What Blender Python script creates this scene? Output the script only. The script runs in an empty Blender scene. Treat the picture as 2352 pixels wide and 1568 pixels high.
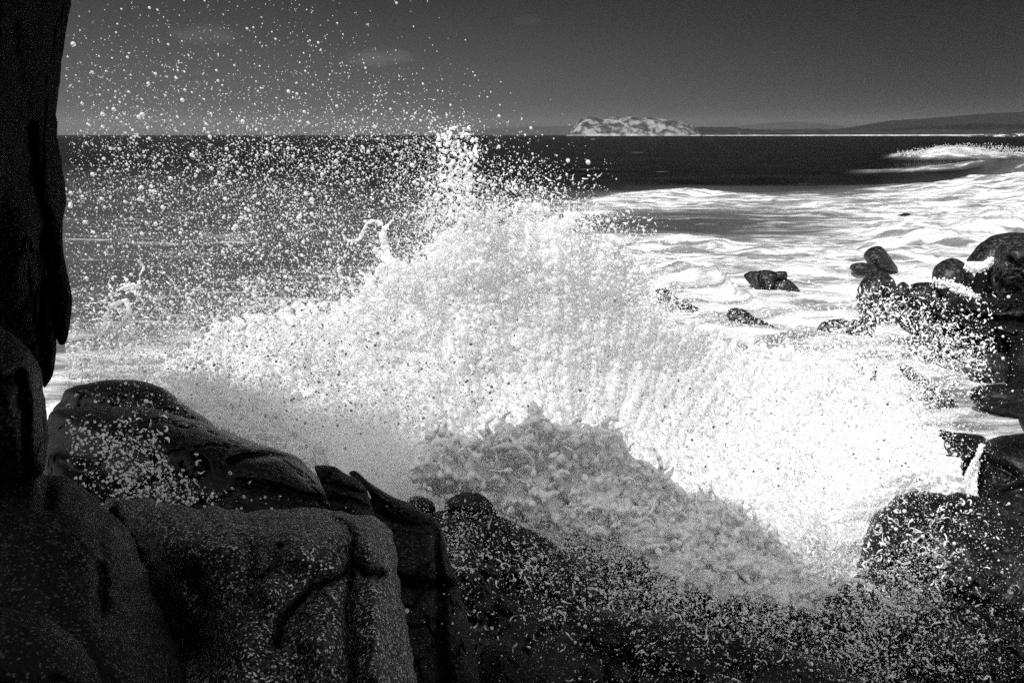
import bpy, math
import numpy as np
from mathutils import Vector

sc = bpy.context.scene
R = math.radians
rng = np.random.default_rng(7)

# ------------------------------------------------------------------ camera, light, exposure
CAM_H = 4.5
FPX = 2287.0                      # focal length in units of a 2352 wide picture
PITCH = math.atan((784 - 309.5) / FPX)
cam_data = bpy.data.cameras.new('camera')
cam_data.sensor_width = 36.0
cam_data.lens = 36.0 * FPX / 2352.0
cam_data.clip_start = 0.05
cam_data.clip_end = 80000
cam = bpy.data.objects.new('camera', cam_data)
sc.collection.objects.link(cam)
cam.location = (0, 0, CAM_H)
cam.rotation_euler = (math.pi / 2 - PITCH, 0, 0)
sc.camera = cam

SUN_EL, SUN_AZ = 45.0, 32.0       # the sun stands behind the camera, a little to the left
world = bpy.data.worlds.new('World')
sc.world = world
world.use_nodes = True
wn, wl = world.node_tree.nodes, world.node_tree.links
wn.clear()
sky = wn.new('ShaderNodeTexSky')
sky.sky_type = 'NISHITA'
sky.sun_disc = False
sky.sun_elevation = R(SUN_EL)
sky.sun_rotation = R(180 + SUN_AZ)
sky.dust_density = 2.0
def world_math(op, a, b=None, c=None):
    n = wn.new('ShaderNodeMath'); n.operation = op
    for i, v in enumerate((a, b, c)):
        if v is None: continue
        if isinstance(v, (int, float)): n.inputs[i].default_value = v
        else: wl.new(v, n.inputs[i])
    return n.outputs[0]
def world_range(src, f0, f1, t0, t1):
    n = wn.new('ShaderNodeMapRange'); n.interpolation_type = 'SMOOTHSTEP'
    for k, v in (('From Min', f0), ('From Max', f1), ('To Min', t0), ('To Max', t1)): n.inputs[k].default_value = v
    wl.new(src, n.inputs['Value'])
    return n.outputs[0]
bw = wn.new('ShaderNodeRGBToBW'); wl.new(sky.outputs[0], bw.inputs[0])
tc = wn.new('ShaderNodeTexCoord')
sxyz = wn.new('ShaderNodeSeparateXYZ'); wl.new(tc.outputs['Generated'], sxyz.inputs[0])
# broad dark lobe in the sky ahead; the rest kept bright to fill shade
dotn = wn.new('ShaderNodeVectorMath'); dotn.operation = 'DOT_PRODUCT'
LA, LE = R(4), R(32)
dotn.inputs[1].default_value = (math.sin(LA) * math.cos(LE), math.cos(LA) * math.cos(LE), math.sin(LE))
wl.new(tc.outputs['Generated'], dotn.inputs[0])
cur = world_math('MULTIPLY', bw.outputs[0], world_range(dotn.outputs['Value'], .25, .97, 1.0, .02))
# the air whitens towards the horizon ahead; both sides ahead are dimmed too
ahead = world_range(sxyz.outputs[1], .25, .85, 0.0, 1.0)
flt = world_range(sxyz.outputs[2], -.02, .16, 1.0, .5)
flt = world_math('MULTIPLY', flt, world_range(sxyz.outputs[0], -.05, .45, 1.0, .15))
flt = world_math('MULTIPLY', flt, world_range(sxyz.outputs[0], -.62, .0, .22, 1.0))
flt = world_math('MULTIPLY_ADD', world_math('SUBTRACT', flt, 1.0), ahead, 1.0)
cur = world_math('MULTIPLY', cur, flt)
# three small wisps of cloud low over the sea
nzw = wn.new('ShaderNodeTexNoise'); nzw.inputs['Scale'].default_value = 55; nzw.inputs['Detail'].default_value = 5
mpw = wn.new('ShaderNodeMapping'); mpw.inputs['Scale'].default_value = (1, 1, 2.5)
wl.new(tc.outputs['Generated'], mpw.inputs[0]); wl.new(mpw.outputs[0], nzw.inputs['Vector'])
slope_x = world_math('DIVIDE', sxyz.outputs[0], sxyz.outputs[1])
slope_z = world_math('DIVIDE', sxyz.outputs[2], sxyz.outputs[1])
cloud_sum = None
for (cu, cv, rx, rz, st) in ((495, 92, 85, 26, .6), (885, 142, 80, 22, .8), (1210, 62, 32, 14, .4)):
    dx, dz = (cu - 1176) / FPX, (309.5 - cv) / FPX
    a = world_math('MULTIPLY', world_math('SUBTRACT', slope_x, dx), FPX / rx)
    b = world_math('MULTIPLY', world_math('SUBTRACT', slope_z, dz), FPX / rz)
    d2 = world_math('ADD', world_math('MULTIPLY', a, a), world_math('MULTIPLY', b, b))
    nn = world_math('MULTIPLY_ADD', nzw.outputs[0], 1.6, -0.8)
    m = world_math('SUBTRACT', 1.0, world_math('ADD', d2, nn))
    m = world_math('MULTIPLY', world_math('MINIMUM', world_math('MAXIMUM', m, 0.0), 1.0), st)
    cloud_sum = m if cloud_sum is None else world_math('ADD', cloud_sum, m)
front = world_math('GREATER_THAN', sxyz.outputs[1], 0.2)
fac = world_math('MULTIPLY_ADD', world_math('MULTIPLY', cloud_sum, front), 1.0, 1.0)
tot = world_math('MULTIPLY', cur, fac)
bg = wn.new('ShaderNodeBackground'); bg.inputs['Strength'].default_value = 0.115
wout = wn.new('ShaderNodeOutputWorld')
wl.new(tot, bg.inputs['Color']); wl.new(bg.outputs[0], wout.inputs[0])

sun_data = bpy.data.lights.new('sun', 'SUN')
sun_data.energy = 2.0
sun_data.angle = R(0.9)
sun = bpy.data.objects.new('sun', sun_data)
sc.collection.objects.link(sun)
to_sun = Vector((-math.sin(R(SUN_AZ)) * math.cos(R(SUN_EL)), -math.cos(R(SUN_AZ)) * math.cos(R(SUN_EL)), math.sin(R(SUN_EL))))
sun.rotation_euler = to_sun.to_track_quat('Z', 'Y').to_euler()
sun.location = (-10, -20, 25)

sc.view_settings.view_transform = 'Standard'
sc.view_settings.look = 'None'
sc.view_settings.gamma = 1
sc.view_settings.exposure = 1.2
sc.view_settings.use_curve_mapping = False
DENOISE = False
HAZE = 1.8e-5
sc.cycles.max_bounces = 10
sc.cycles.diffuse_bounces = 8
sc.cycles.glossy_bounces = 3
sc.cycles.volume_bounces = 0
sc.cycles.use_denoising = DENOISE
sc.cycles.use_adaptive_sampling = True
sc.render.film_transparent = False

# ------------------------------------------------------------------ helpers
CP, SP = math.cos(PITCH), math.sin(PITCH)

def unproject(u, v, d):
    """Point on the ray of picture position (u, v) at forward distance d (world y = d)."""
    X = (np.asarray(u, float) - 1176) / FPX
    Y = (784 - np.asarray(v, float)) / FPX
    dy = CP + Y * SP
    dz = -SP + Y * CP
    k = np.asarray(d, float) / dy
    return np.stack(np.broadcast_arrays(X * k, d * np.ones_like(k), CAM_H + dz * k), -1)

def project(p):
    x, y, z = p[..., 0], p[..., 1], p[..., 2] - CAM_H
    f = y * CP - z * SP
    up = y * SP + z * CP
    return 1176 + FPX * x / f, 784 - FPX * up / f

_perm = np.random.default_rng(11).permutation(256).astype(np.int32)
_perm = np.concatenate([_perm, _perm, _perm])
_g = np.random.default_rng(12).normal(size=(256, 3)); _g /= np.linalg.norm(_g, axis=1)[:, None]

def noise3(p):
    """Gradient noise, about -1..1."""
    p = np.asarray(p, float)
    i = np.floor(p).astype(np.int64); f = p - i
    i &= 255
    w = f * f * f * (f * (f * 6 - 15) + 10)
    def corner(a, b, c):
        h = _perm[_perm[_perm[(i[..., 0] + a) & 255] + ((i[..., 1] + b) & 255)] + ((i[..., 2] + c) & 255)]
        g = _g[h]
        return g[..., 0] * (f[..., 0] - a) + g[..., 1] * (f[..., 1] - b) + g[..., 2] * (f[..., 2] - c)
    def lerp(a, b, t): return a + (b - a) * t
    x00 = lerp(corner(0, 0, 0), corner(1, 0, 0), w[..., 0]); x10 = lerp(corner(0, 1, 0), corner(1, 1, 0), w[..., 0])
    x01 = lerp(corner(0, 0, 1), corner(1, 0, 1), w[..., 0]); x11 = lerp(corner(0, 1, 1), corner(1, 1, 1), w[..., 0])
    return 1.5 * lerp(lerp(x00, x10, w[..., 1]), lerp(x01, x11, w[..., 1]), w[..., 2])

def fbm(p, octaves=4, gain=.5, lac=2.03, billow=False, ridge=False):
    p = np.asarray(p, float); s = 0; a = 1.0; t = 0
    for _ in range(octaves):
        n = noise3(p)
        if billow: n = 2 * np.abs(n) - .5
        if ridge: n = .6 - 2 * np.abs(n)
        s = s + a * n; t += a; a *= gain; p = p * lac + 17.3
    return s / t

def smooth01(x, a, b):
    t = np.clip((x - a) / (b - a), 0, 1)
    return t * t * (3 - 2 * t)

def mesh_from(name, verts, faces, smooth=True):
    verts = np.asarray(verts, np.float32).reshape(-1, 3); faces = np.asarray(faces, np.int32)
    me = bpy.data.meshes.new(name)
    me.vertices.add(len(verts)); me.vertices.foreach_set('co', verts.ravel())
    if len(faces):
        n = faces.shape[1]
        me.loops.add(faces.size); me.loops.foreach_set('vertex_index', faces.ravel())
        me.polygons.add(len(faces))
        me.polygons.foreach_set('loop_start', np.arange(0, faces.size, n, dtype=np.int32))
        me.update(calc_edges=True)
        me.polygons.foreach_set('use_smooth', np.full(len(faces), smooth))
        me.validate()
    me.update()
    return me

def link(name, me, mat=None, parent=None):
    o = bpy.data.objects.new(name, me)
    sc.collection.objects.link(o)
    if mat is not None and not me.materials: me.materials.append(mat)
    if parent: o.parent = parent
    return o

def tag(o, label=None, cat=None, group=None, kind=None):
    if label: o['label'] = label
    if cat: o['category'] = cat
    if group: o['group'] = group
    if kind: o['kind'] = kind
    return o

def grid_faces(nr, nc, wrap=False):
    i = np.arange(nr - 1)[:, None]; j = np.arange(nc if wrap else nc - 1)[None, :]
    j2 = (j + 1) % nc
    return np.stack([i * nc + j, i * nc + j2, (i + 1) * nc + j2, (i + 1) * nc + j], -1).reshape(-1, 4)

# ------------------------------------------------------------------ materials (black and white photograph: every material is grey)
def new_mat(name):
    m = bpy.data.materials.new(name); m.use_nodes = True
    nt = m.node_tree; nt.nodes.clear()
    out = nt.nodes.new('ShaderNodeOutputMaterial')
    bs = nt.nodes.new('ShaderNodeBsdfPrincipled')
    nt.links.new(bs.outputs[0], out.inputs[0])
    return m, nt, bs, out

def node(nt, kind, **kw):
    n = nt.nodes.new(kind)
    for k, v in kw.items():
        if k.startswith('i_'): n.inputs[k[2:].replace('_', ' ')].default_value = v
        else: setattr(n, k, v)
    return n

def ramp(nt, src, stops):
    r = nt.nodes.new('ShaderNodeValToRGB')
    e = r.color_ramp.elements
    while len(e) < len(stops): e.new(.5)
    for el, (p, c) in zip(e, stops):
        el.position = p; el.color = (c, c, c, 1)
    nt.links.new(src, r.inputs[0])
    return r.outputs[0]

def mth(nt, op, a, b=None, c=None, clamp=False):
    n = nt.nodes.new('ShaderNodeMath'); n.operation = op; n.use_clamp = clamp
    for i, s in enumerate((a, b, c)):
        if s is None: continue
        if isinstance(s, (int, float)): n.inputs[i].default_value = s
        else: nt.links.new(s, n.inputs[i])
    return n.outputs[0]

def granite(name, dark, mid, light, grain, rough=.5, bump=.5, stain=.5, spec=.5):
    m, nt, bs, out = new_mat(name)
    geo = node(nt, 'ShaderNodeNewGeometry')
    vor = node(nt, 'ShaderNodeTexVoronoi', i_Scale=grain)
    nt.links.new(geo.outputs['Position'], vor.inputs['Vector'])
    bw = node(nt, 'ShaderNodeSeparateColor'); nt.links.new(vor.outputs['Color'], bw.inputs[0])
    cell = ramp(nt, bw.outputs[0], [(0, dark * .6), (.4, dark), (.6, mid), (.85, mid * 1.8), (.95, light)])
    big = node(nt, 'ShaderNodeTexNoise', i_Scale=1.6, i_Detail=6.0, i_Roughness=.65)
    nt.links.new(geo.outputs['Position'], big.inputs['Vector'])
    st = ramp(nt, big.outputs[0], [(.32, 1 - stain), (.66, 1.0)])
    fine = node(nt, 'ShaderNodeTexNoise', i_Scale=grain * .35, i_Detail=4.0, i_Roughness=.7)
    nt.links.new(geo.outputs['Position'], fine.inputs['Vector'])
    f2 = ramp(nt, fine.outputs[0], [(.3, .6), (.7, 1.35)])
    c = mth(nt, 'MULTIPLY', mth(nt, 'MULTIPLY', cell, st), f2)
    cc = node(nt, 'ShaderNodeCombineColor')
    for k in range(3): nt.links.new(c, cc.inputs[k])
    nt.links.new(cc.outputs[0], bs.inputs['Base Color'])
    rr = ramp(nt, big.outputs[0], [(.3, max(.12, rough - .18)), (.7, rough + .12)])
    nt.links.new(rr, bs.inputs['Roughness'])
    bs.inputs['Specular IOR Level'].default_value = spec
    mid_n = node(nt, 'ShaderNodeTexNoise', i_Scale=9.0, i_Detail=8.0, i_Roughness=.7)
    nt.links.new(geo.outputs['Position'], mid_n.inputs['Vector'])
    b1 = node(nt, 'ShaderNodeBump', i_Strength=bump, i_Distance=.02)
    nt.links.new(mid_n.outputs[0], b1.inputs['Height'])
    b2 = node(nt, 'ShaderNodeBump', i_Strength=bump * .9, i_Distance=.35 / grain)
    nt.links.new(bw.outputs[1], b2.inputs['Height']); nt.links.new(b1.outputs[0], b2.inputs['Normal'])
    nt.links.new(b2.outputs[0], bs.inputs['Normal'])
    return m

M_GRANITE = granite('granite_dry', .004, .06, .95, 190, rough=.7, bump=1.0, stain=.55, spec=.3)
M_GRANITE_DARK = granite('granite_shaded', .0005, .005, .10, 200, rough=.7, bump=.9, stain=.6, spec=.2)  # darker copy of the dry granite, lower-left shade put into its colour
M_PILLAR = granite('granite_pillar_shade', .0008, .002, .012, 90, rough=.85, bump=.9, stain=.6, spec=.04)  # near-black granite copy, the pillar's shade is in the colour
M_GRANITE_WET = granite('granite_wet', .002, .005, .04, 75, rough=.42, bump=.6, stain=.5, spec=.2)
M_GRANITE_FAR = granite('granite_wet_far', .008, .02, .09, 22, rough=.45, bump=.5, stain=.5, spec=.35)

def foam_mat(name, col, rough=.45, trans=.0, bump=0, bscale=60, spec=.3):
    m, nt, bs, out = new_mat(name)
    geo = node(nt, 'ShaderNodeNewGeometry')
    bs.inputs['Base Color'].default_value = (col, col, col, 1)
    bs.inputs['Roughness'].default_value = rough
    bs.inputs['Specular IOR Level'].default_value = spec
    if bump:
        n = node(nt, 'ShaderNodeTexNoise', i_Scale=bscale, i_Detail=5.0, i_Roughness=.6)
        nt.links.new(geo.outputs['Position'], n.inputs['Vector'])
        b = node(nt, 'ShaderNodeBump', i_Strength=bump, i_Distance=.6 / bscale)
        nt.links.new(n.outputs[0], b.inputs['Height']); nt.links.new(b.outputs[0], bs.inputs['Normal'])
    if trans:
        tr = node(nt, 'ShaderNodeBsdfTranslucent'); tr.inputs[0].default_value = (col, col, col, 1)
        mx = node(nt, 'ShaderNodeMixShader'); mx.inputs[0].default_value = trans
        nt.links.new(bs.outputs[0], mx.inputs[1]); nt.links.new(tr.outputs[0], mx.inputs[2])
        nt.links.new(mx.outputs[0], out.inputs[0])
    return m

M_DROPS = foam_mat('water_drops', .96, .3, trans=.5)
M_SPLASH = foam_mat('splash_foam', .95, .5, trans=.55, bump=.2, bscale=60)
M_LIP = foam_mat('glassy_foam', .94, .25, trans=.25, bump=.15, bscale=30, spec=.5)

def sea_mat():
    m, nt, bs, out = new_mat('sea_water')
    geo = node(nt, 'ShaderNodeNewGeometry')
    at = node(nt, 'ShaderNodeAttribute', attribute_name='foam')
    mp = node(nt, 'ShaderNodeMapping'); mp.inputs['Scale'].default_value = (.33, 1, 1)
    nt.links.new(geo.outputs['Position'], mp.inputs[0])
    n1 = node(nt, 'ShaderNodeTexNoise', i_Scale=1.1, i_Detail=9.0, i_Roughness=.66, i_Distortion=.6)
    nt.links.new(mp.outputs[0], n1.inputs['Vector'])
    n2 = node(nt, 'ShaderNodeTexNoise', i_Scale=.22, i_Detail=7.0, i_Roughness=.6, i_Distortion=.8)
    nt.links.new(mp.outputs[0], n2.inputs['Vector'])
    nn = mth(nt, 'MULTIPLY_ADD', n1.outputs[0], .6, mth(nt, 'MULTIPLY', n2.outputs[0], .4))
    nn = mth(nt, 'SUBTRACT', nn, .5)
    x = mth(nt, 'MULTIPLY_ADD', nn, 3.0, mth(nt, 'MULTIPLY', at.outputs['Fac'], .92))
    mask = mth(nt, 'MULTIPLY', mth(nt, 'SUBTRACT', x, .42), 2.2, clamp=True)
    foam_d = node(nt, 'ShaderNodeBsdfPrincipled')
    fcol = ramp(nt, n1.outputs[0], [(.38, .14), (.45, .36), (.51, .62), (.60, .85)])
    nt.links.new(fcol, foam_d.inputs['Base Color'])
    foam_d.inputs['Roughness'].default_value = .6
    foam_d.inputs['Specular IOR Level'].default_value = .2
    fb = node(nt, 'ShaderNodeBump', i_Strength=1.0, i_Distance=.45)
    nt.links.new(n1.outputs[0], fb.inputs['Height']); nt.links.new(fb.outputs[0], foam_d.inputs['Normal'])
    # water: dark, greyer where air has been beaten into it
    aer = mth(nt, 'MULTIPLY', at.outputs['Fac'], .30, clamp=True)
    body = mth(nt, 'ADD', mth(nt, 'MULTIPLY', aer, mth(nt, 'MULTIPLY_ADD', n2.outputs[0], 1.4, .2)), .003)
    cc = node(nt, 'ShaderNodeCombineColor')
    for k in range(3): nt.links.new(body, cc.inputs[k])
    nt.links.new(cc.outputs[0], bs.inputs['Base Color'])
    bs.inputs['Roughness'].default_value = .22
    bs.inputs['IOR'].default_value = 1.33
    bs.inputs['Specular IOR Level'].default_value = .12
    mpw = node(nt, 'ShaderNodeMapping'); mpw.inputs['Scale'].default_value = (.45, 1, 1)
    nt.links.new(geo.outputs['Position'], mpw.inputs[0])
    w1 = node(nt, 'ShaderNodeTexNoise', i_Scale=.9, i_Detail=10.0, i_Roughness=.68)
    nt.links.new(mpw.outputs[0], w1.inputs['Vector'])
    wb = node(nt, 'ShaderNodeBump', i_Strength=1.0, i_Distance=.5)
    nt.links.new(w1.outputs[0], wb.inputs['Height']); nt.links.new(wb.outputs[0], bs.inputs['Normal'])
    mx = node(nt, 'ShaderNodeMixShader')
    nt.links.new(mask, mx.inputs[0]); nt.links.new(bs.outputs[0], mx.inputs[1]); nt.links.new(foam_d.outputs[0], mx.inputs[2])
    nt.links.new(mx.outputs[0], out.inputs[0])
    return m
M_SEA = sea_mat()

def land_mat(name, stops, scale, bright_low=0.0, low_h=5.0, detail=8.0):
    m, nt, bs, out = new_mat(name)
    geo = node(nt, 'ShaderNodeNewGeometry')
    n = node(nt, 'ShaderNodeTexNoise', i_Scale=scale, i_Detail=detail, i_Roughness=.68, i_Distortion=.4)
    nt.links.new(geo.outputs['Position'], n.inputs['Vector'])
    c = ramp(nt, n.outputs[0], stops)
    if bright_low:
        s = node(nt, 'ShaderNodeSeparateXYZ'); nt.links.new(geo.outputs['Position'], s.inputs[0])
        n2 = node(nt, 'ShaderNodeTexNoise', i_Scale=.012, i_Detail=6.0, i_Roughness=.7)
        nt.links.new(geo.outputs['Position'], n2.inputs['Vector'])
        hh = mth(nt, 'MULTIPLY_ADD', mth(nt, 'SUBTRACT', n2.outputs[0], .5), low_h * 6, s.outputs[2])
        t = mth(nt, 'SUBTRACT', 1.0, mth(nt, 'DIVIDE', hh, low_h), clamp=True)
        t = mth(nt, 'MULTIPLY', t, bright_low)
        c = mth(nt, 'ADD', c, t)
    cc = node(nt, 'ShaderNodeCombineColor')
    for k in range(3): nt.links.new(c, cc.inputs[k])
    nt.links.new(cc.outputs[0], bs.inputs['Base Color'])
    bs.inputs['Roughness'].default_value = .9
    bs.inputs['Specular IOR Level'].default_value = .1
    return m

# ------------------------------------------------------------------ the sea
FOAM_U = np.array([0, 150, 600, 1100, 1400, 1600, 1800, 2000, 2200, 2352, 2700], float)
FOAM_V = np.array([309, 375, 400, 425, 440, 455, 470, 490, 510, 530, 550, 580, 620, 660, 700, 800, 900, 1568], float)
FOAM = np.array([
 [.0, .0, .0, .0, .0, .0, .0, .0, .0, .0, .0],
 [.0, .0, .0, .0, .0, .0, .0, .0, .0, .0, .0],
 [.1, .12, .05, .0, .0, .0, .0, .0, .0, .2, .5],
 [.2, .22, .14, .05, .0, .0, .0, .02, .25, .85, .9],
 [.25, .26, .2, .12, .12, .36, .2, .22, .8, 1., 1.],
 [.25, .26, .22, .15, .35, .72, .5, .55, .95, 1., 1.],
 [.3, .3, .22, .25, .75, .85, .75, .8, 1., 1., 1.],
 [.3, .3, .25, .3, .6, .48, .62, .85, .95, 1., 1.],
 [.3, .32, .25, .4, .28, .2, .3, .8, .95, 1., 1.],
 [.32, .35, .3, .45, .35, .22, .35, .8, 1., 1., 1.],
 [.32, .35, .32, .5, .8, .75, .72, .85, 1., 1., 1.],
 [.36, .42, .34, .5, .9, .85, .8, .9, 1., 1., 1.],
 [.36, .38, .36, .5, .75, .75, .85, .95, 1., 1., 1.],
 [.4, .4, .42, .8, .85, .8, .9, 1., 1., 1., 1.],
 [.42, .42, .45, .8, .95, .95, 1., 1., 1., 1., 1.],
 [.5, .55, .7, 1., 1., 1., 1., 1., 1., 1., 1.],
 [.8, .9, 1., 1., 1., 1., 1., 1., 1., 1., 1.],
 [1., 1., 1., 1., 1., 1., 1., 1., 1., 1., 1.]])

def bilerp(xs, ys, grid, x, y):
    x = np.clip(x, xs[0], xs[-1]); y = np.clip(y, ys[0], ys[-1])
    i = np.clip(np.searchsorted(xs, x, 'right') - 1, 0, len(xs) - 2)
    j = np.clip(np.searchsorted(ys, y, 'right') - 1, 0, len(ys) - 2)
    tx = (x - xs[i]) / (xs[i + 1] - xs[i]); ty = (y - ys[j]) / (ys[j + 1] - ys[j])
    return ((grid[j, i] * (1 - tx) + grid[j, i + 1] * tx) * (1 - ty) +
            (grid[j + 1, i] * (1 - tx) + grid[j + 1, i + 1] * tx) * ty)

def bump_ridge(x, y, path, width_f, width_b):
    """Ridge along a ground path [(x, y, height)]: height and a 0..1 crest weight."""
    px = np.array([p[0] for p in path]); py = np.array([p[1] for p in path]); ph = np.array([p[2] for p in path])
    yc = np.interp(x, px, py); h = np.interp(x, px, ph, left=ph[0], right=ph[-1])
    d = y - yc
    w = np.where(d < 0, np.exp(-(d / width_f) ** 2), np.exp(-(d / width_b) ** 2))
    return h * w, w, d

def build_sea():
    # rows spaced evenly as seen from the shore, columns fanned out
    vs = np.concatenate([[309.9, 310.2, 310.5, 310.9, 311.3, 311.8, 312.4, 313.1], np.arange(314, 700, 2.0), np.arange(700, 1300, 4.0), np.arange(1300, 1568, 12.0), [1568, 2000]])
    th = PITCH + np.arctan((vs - 784) / FPX)
    d = CAM_H / np.tan(th)
    s = np.concatenate([np.linspace(-2.2, -.56, 40), np.linspace(-.55, .55, 900), np.linspace(.56, 2.2, 40)])
    D, S = np.meshgrid(d, s, indexing='ij')
    x = D * S; y = D.copy()
    # the columns toward the shore never get narrower than this
    u = 1176 + FPX * S / np.cos(0) * np.ones_like(D)
    u, v = project(np.stack([x, y, np.zeros_like(x)], -1))
    foam = bilerp(FOAM_U, FOAM_V, FOAM, u, v)
    foam = foam * np.where((u < 1200) & (v < 760), .7, 1.0)
    P = np.stack([x, y, np.zeros_like(x)], -1)
    z = np.zeros_like(x)
    near = smooth01(y, 400, 60)
    # swell and chop
    q = np.stack([x * .035 + y * .02, y * .11, np.zeros_like(x)], -1)
    z += .42 * fbm(q, 3) * smooth01(y, 1500, 200) * smooth01(y, 12, 40)
    q = np.stack([x * .2 + y * .05, y * .55, np.full_like(x, 3.)], -1)
    z += .16 * fbm(q, 4) * near
    churn = smooth01(foam, .45, .95) * smooth01(y, 140, 50)
    q = np.stack([x * .32, y * .6, np.full_like(x, 9.)], -1)
    z += .38 * fbm(q, 5, .55, billow=True) * churn * (.4 + .6 * smooth01(y, 14, 30))
    # breakers: (x, y, height) along the crest
    def gp(u, v): 
        t = PITCH + math.atan((v - 784) / FPX); dd = CAM_H / math.tan(t); return ((u - 1176) / FPX * dd / math.cos(t) * 1.0, dd)
    warp = noise3(np.stack([x * .05, y * .0, np.full_like(x, 5.)], -1)) * 2.5
    # far breaking wave on the right
    path = []
    for (uu, vv, h) in ((1900, 372, 0), (2000, 372, .25), (2060, 370, 1.2), (2130, 370, 2.3), (2200, 370, 2.6), (2290, 371, 2.0), (2352, 373, 1.5), (2600, 374, 1.8)):
        a, b = gp(uu, vv); path.append((a, b, h))
    h, w, dd = bump_ridge(x, y + warp, path, 7, 22)
    h = h * (1 + .45 * fbm(np.stack([x * .16, y * .1, z * 0 + 3], -1), 4, .6))
    z += h
    tear = fbm(np.stack([x * .35, y * .12, z * 0], -1), 4)
    f1 = smooth01(h, .5, 1.1) * smooth01(dd, -11, -5) * (1 - smooth01(dd, 3, 9)) * 1.15
    # second crest in front of it
    path = []
    for (uu, vv, h) in ((1900, 398, 0), (1960, 398, .15), (2080, 398, .35), (2180, 399, .9), (2260, 401, 1.6), (2352, 404, 1.9), (2600, 410, 2.1)):
        a, b = gp(uu, vv); path.append((a, b, h))
    h2, w2, dd2 = bump_ridge(x, y + warp * .7, path, 8, 12)
    h2 = h2 * (1 + .4 * fbm(np.stack([x * .2, y * .1, z * 0 + 13], -1), 4, .6))
    z += h2
    f2 = smooth01(u, 1930, 2040) * smooth01(w2, .80, .97) * (1 - smooth01(u, 2230, 2330)) * 1.0
    # the swell that lifts the foam edge on the right
    path = []
    for (uu, vv, h) in ((1750, 446, 0), (1900, 446, .15), (2050, 447, .5), (2200, 450, 1.1), (2352, 455, 1.75), (2600, 460, 2.3)):
        a, b = gp(uu, vv); path.append((a, b, h))
    h3, w3, dd3 = bump_ridge(x, y, path, 12, 9)
    z += h3
    # low foaming crests further in
    for (pts, wf, wb) in (
        (((1330, 470, 0), (1400, 462, .25), (1480, 455, .4), (1600, 452, .5), (1700, 456, .3), (1850, 462, .15), (2000, 462, .1)), 4, 5),
        (((1400, 560, 0), (1470, 556, .22), (1560, 552, .35), (1660, 556, .25), (1760, 566, .1), (1900, 575, 0)), 1.6, 2.2),
        (((1500, 640, 0), (1560, 640, .35), (1650, 655, .45), (1720, 690, .2), (1760, 700, 0)), 1.2, 2.4),
        (((1900, 620, 0), (2000, 590, .1), (2100, 560, .5), (2200, 545, .8), (2352, 535, 1.0), (2600, 530, 1.2)), 3.5, 5),
        (((1250, 780, 0), (1450, 760, .3), (1650, 790, .35), (1850, 800, .3), (2050, 820, .2)), .9, 1.2)):
        path = []
        for (uu, vv, h) in pts:
            a, b = gp(uu, vv); path.append((a, b, h))
        hh, ww, _ = bump_ridge(x, y + fbm(np.stack([x * .25, y * .25, z * 0 + 2], -1), 3) * wf, path, wf, wb)
        z += hh * (1 + .5 * fbm(np.stack([x * .8, y * .8, z * 0], -1), 3))
        foam = foam + .25 * ww * (hh > .05) * (foam > .2)
    # dark trough between the foam bands
    cr = np.clip(np.maximum(f1 * (.62 + .5 * tear), f2 * (.55 + .5 * tear)), 0, .9)
    z += .35 * np.clip(fbm(np.stack([x * .5, y * .25, z * 0 + 8], -1), 4), -.6, 1) * smooth01(f1, .3, .9) * smooth01(h, .6, 1.5)
    foam = np.maximum(foam, cr)
    # clear water: a few whitecaps far out
    wc = fbm(np.stack([x * .05, y * .12, z * 0 + 31], -1), 3)
    foam = np.maximum(foam, smooth01(wc, .46, .56) * .5 * (y > 90) * (y < 1500))
    me = mesh_from('sea', np.stack([x, y, z], -1), grid_faces(len(d), len(s))[:, ::-1])
    a = me.attributes.new('foam', 'FLOAT', 'POINT'); a.data.foreach_set('value', foam.ravel().astype(np.float32))
    o = link('sea', me, M_SEA); tag(o, kind='structure', label='dark open sea with white churned foam streaks along the rocky shore')
    return o
build_sea()

# ------------------------------------------------------------------ far land: ridge meshes with depth, standing on the water
def land(name, prof, d0, depth, mat, label, rough=.12, nu=260, nd=26, seed=0, front=.35, jag=0.0):
    us = np.linspace(prof[0][0], prof[-1][0], nu)
    hv = np.interp(us, [p[0] for p in prof], [p[1] for p in prof])       # crest as picture height above the water
    t = np.linspace(0, 1, nd)
    T, U = np.meshgrid(t, us, indexing='ij')
    dist = d0 + depth * T
    shape = np.where(T < front, np.sin(np.clip(T / front, 0, 1) * math.pi / 2) ** .8, np.cos(np.clip((T - front) / (1 - front), 0, 1) * math.pi / 2))
    hm = hv[None, :] / FPX * (d0 + depth * front)
    s = 1.0 / (hm.max() * .9)
    x = (U - 1176) / FPX * dist * 1.02
    n = fbm(np.stack([x * s, dist * s, np.full_like(x, seed)], -1), 5, .55)
    n2 = fbm(np.stack([x * s * 4, dist * s * 4, np.full_like(x, seed + 3)], -1), 4, .6, ridge=True)
    z = hm * shape * (1 + rough * n * (1 - shape * .4)) + hm.max() * jag * n2 * shape ** .5
    z[0] = -2; z[-1] = -2
    x = x + hm.max() * .35 * n * (1 if jag else 0)
    me = mesh_from(name, np.stack([x, dist, z], -1), grid_faces(nd, nu)[:, ::-1])
    o = link(name, me, mat); tag(o, label=label, kind='structure')
    return o

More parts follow.
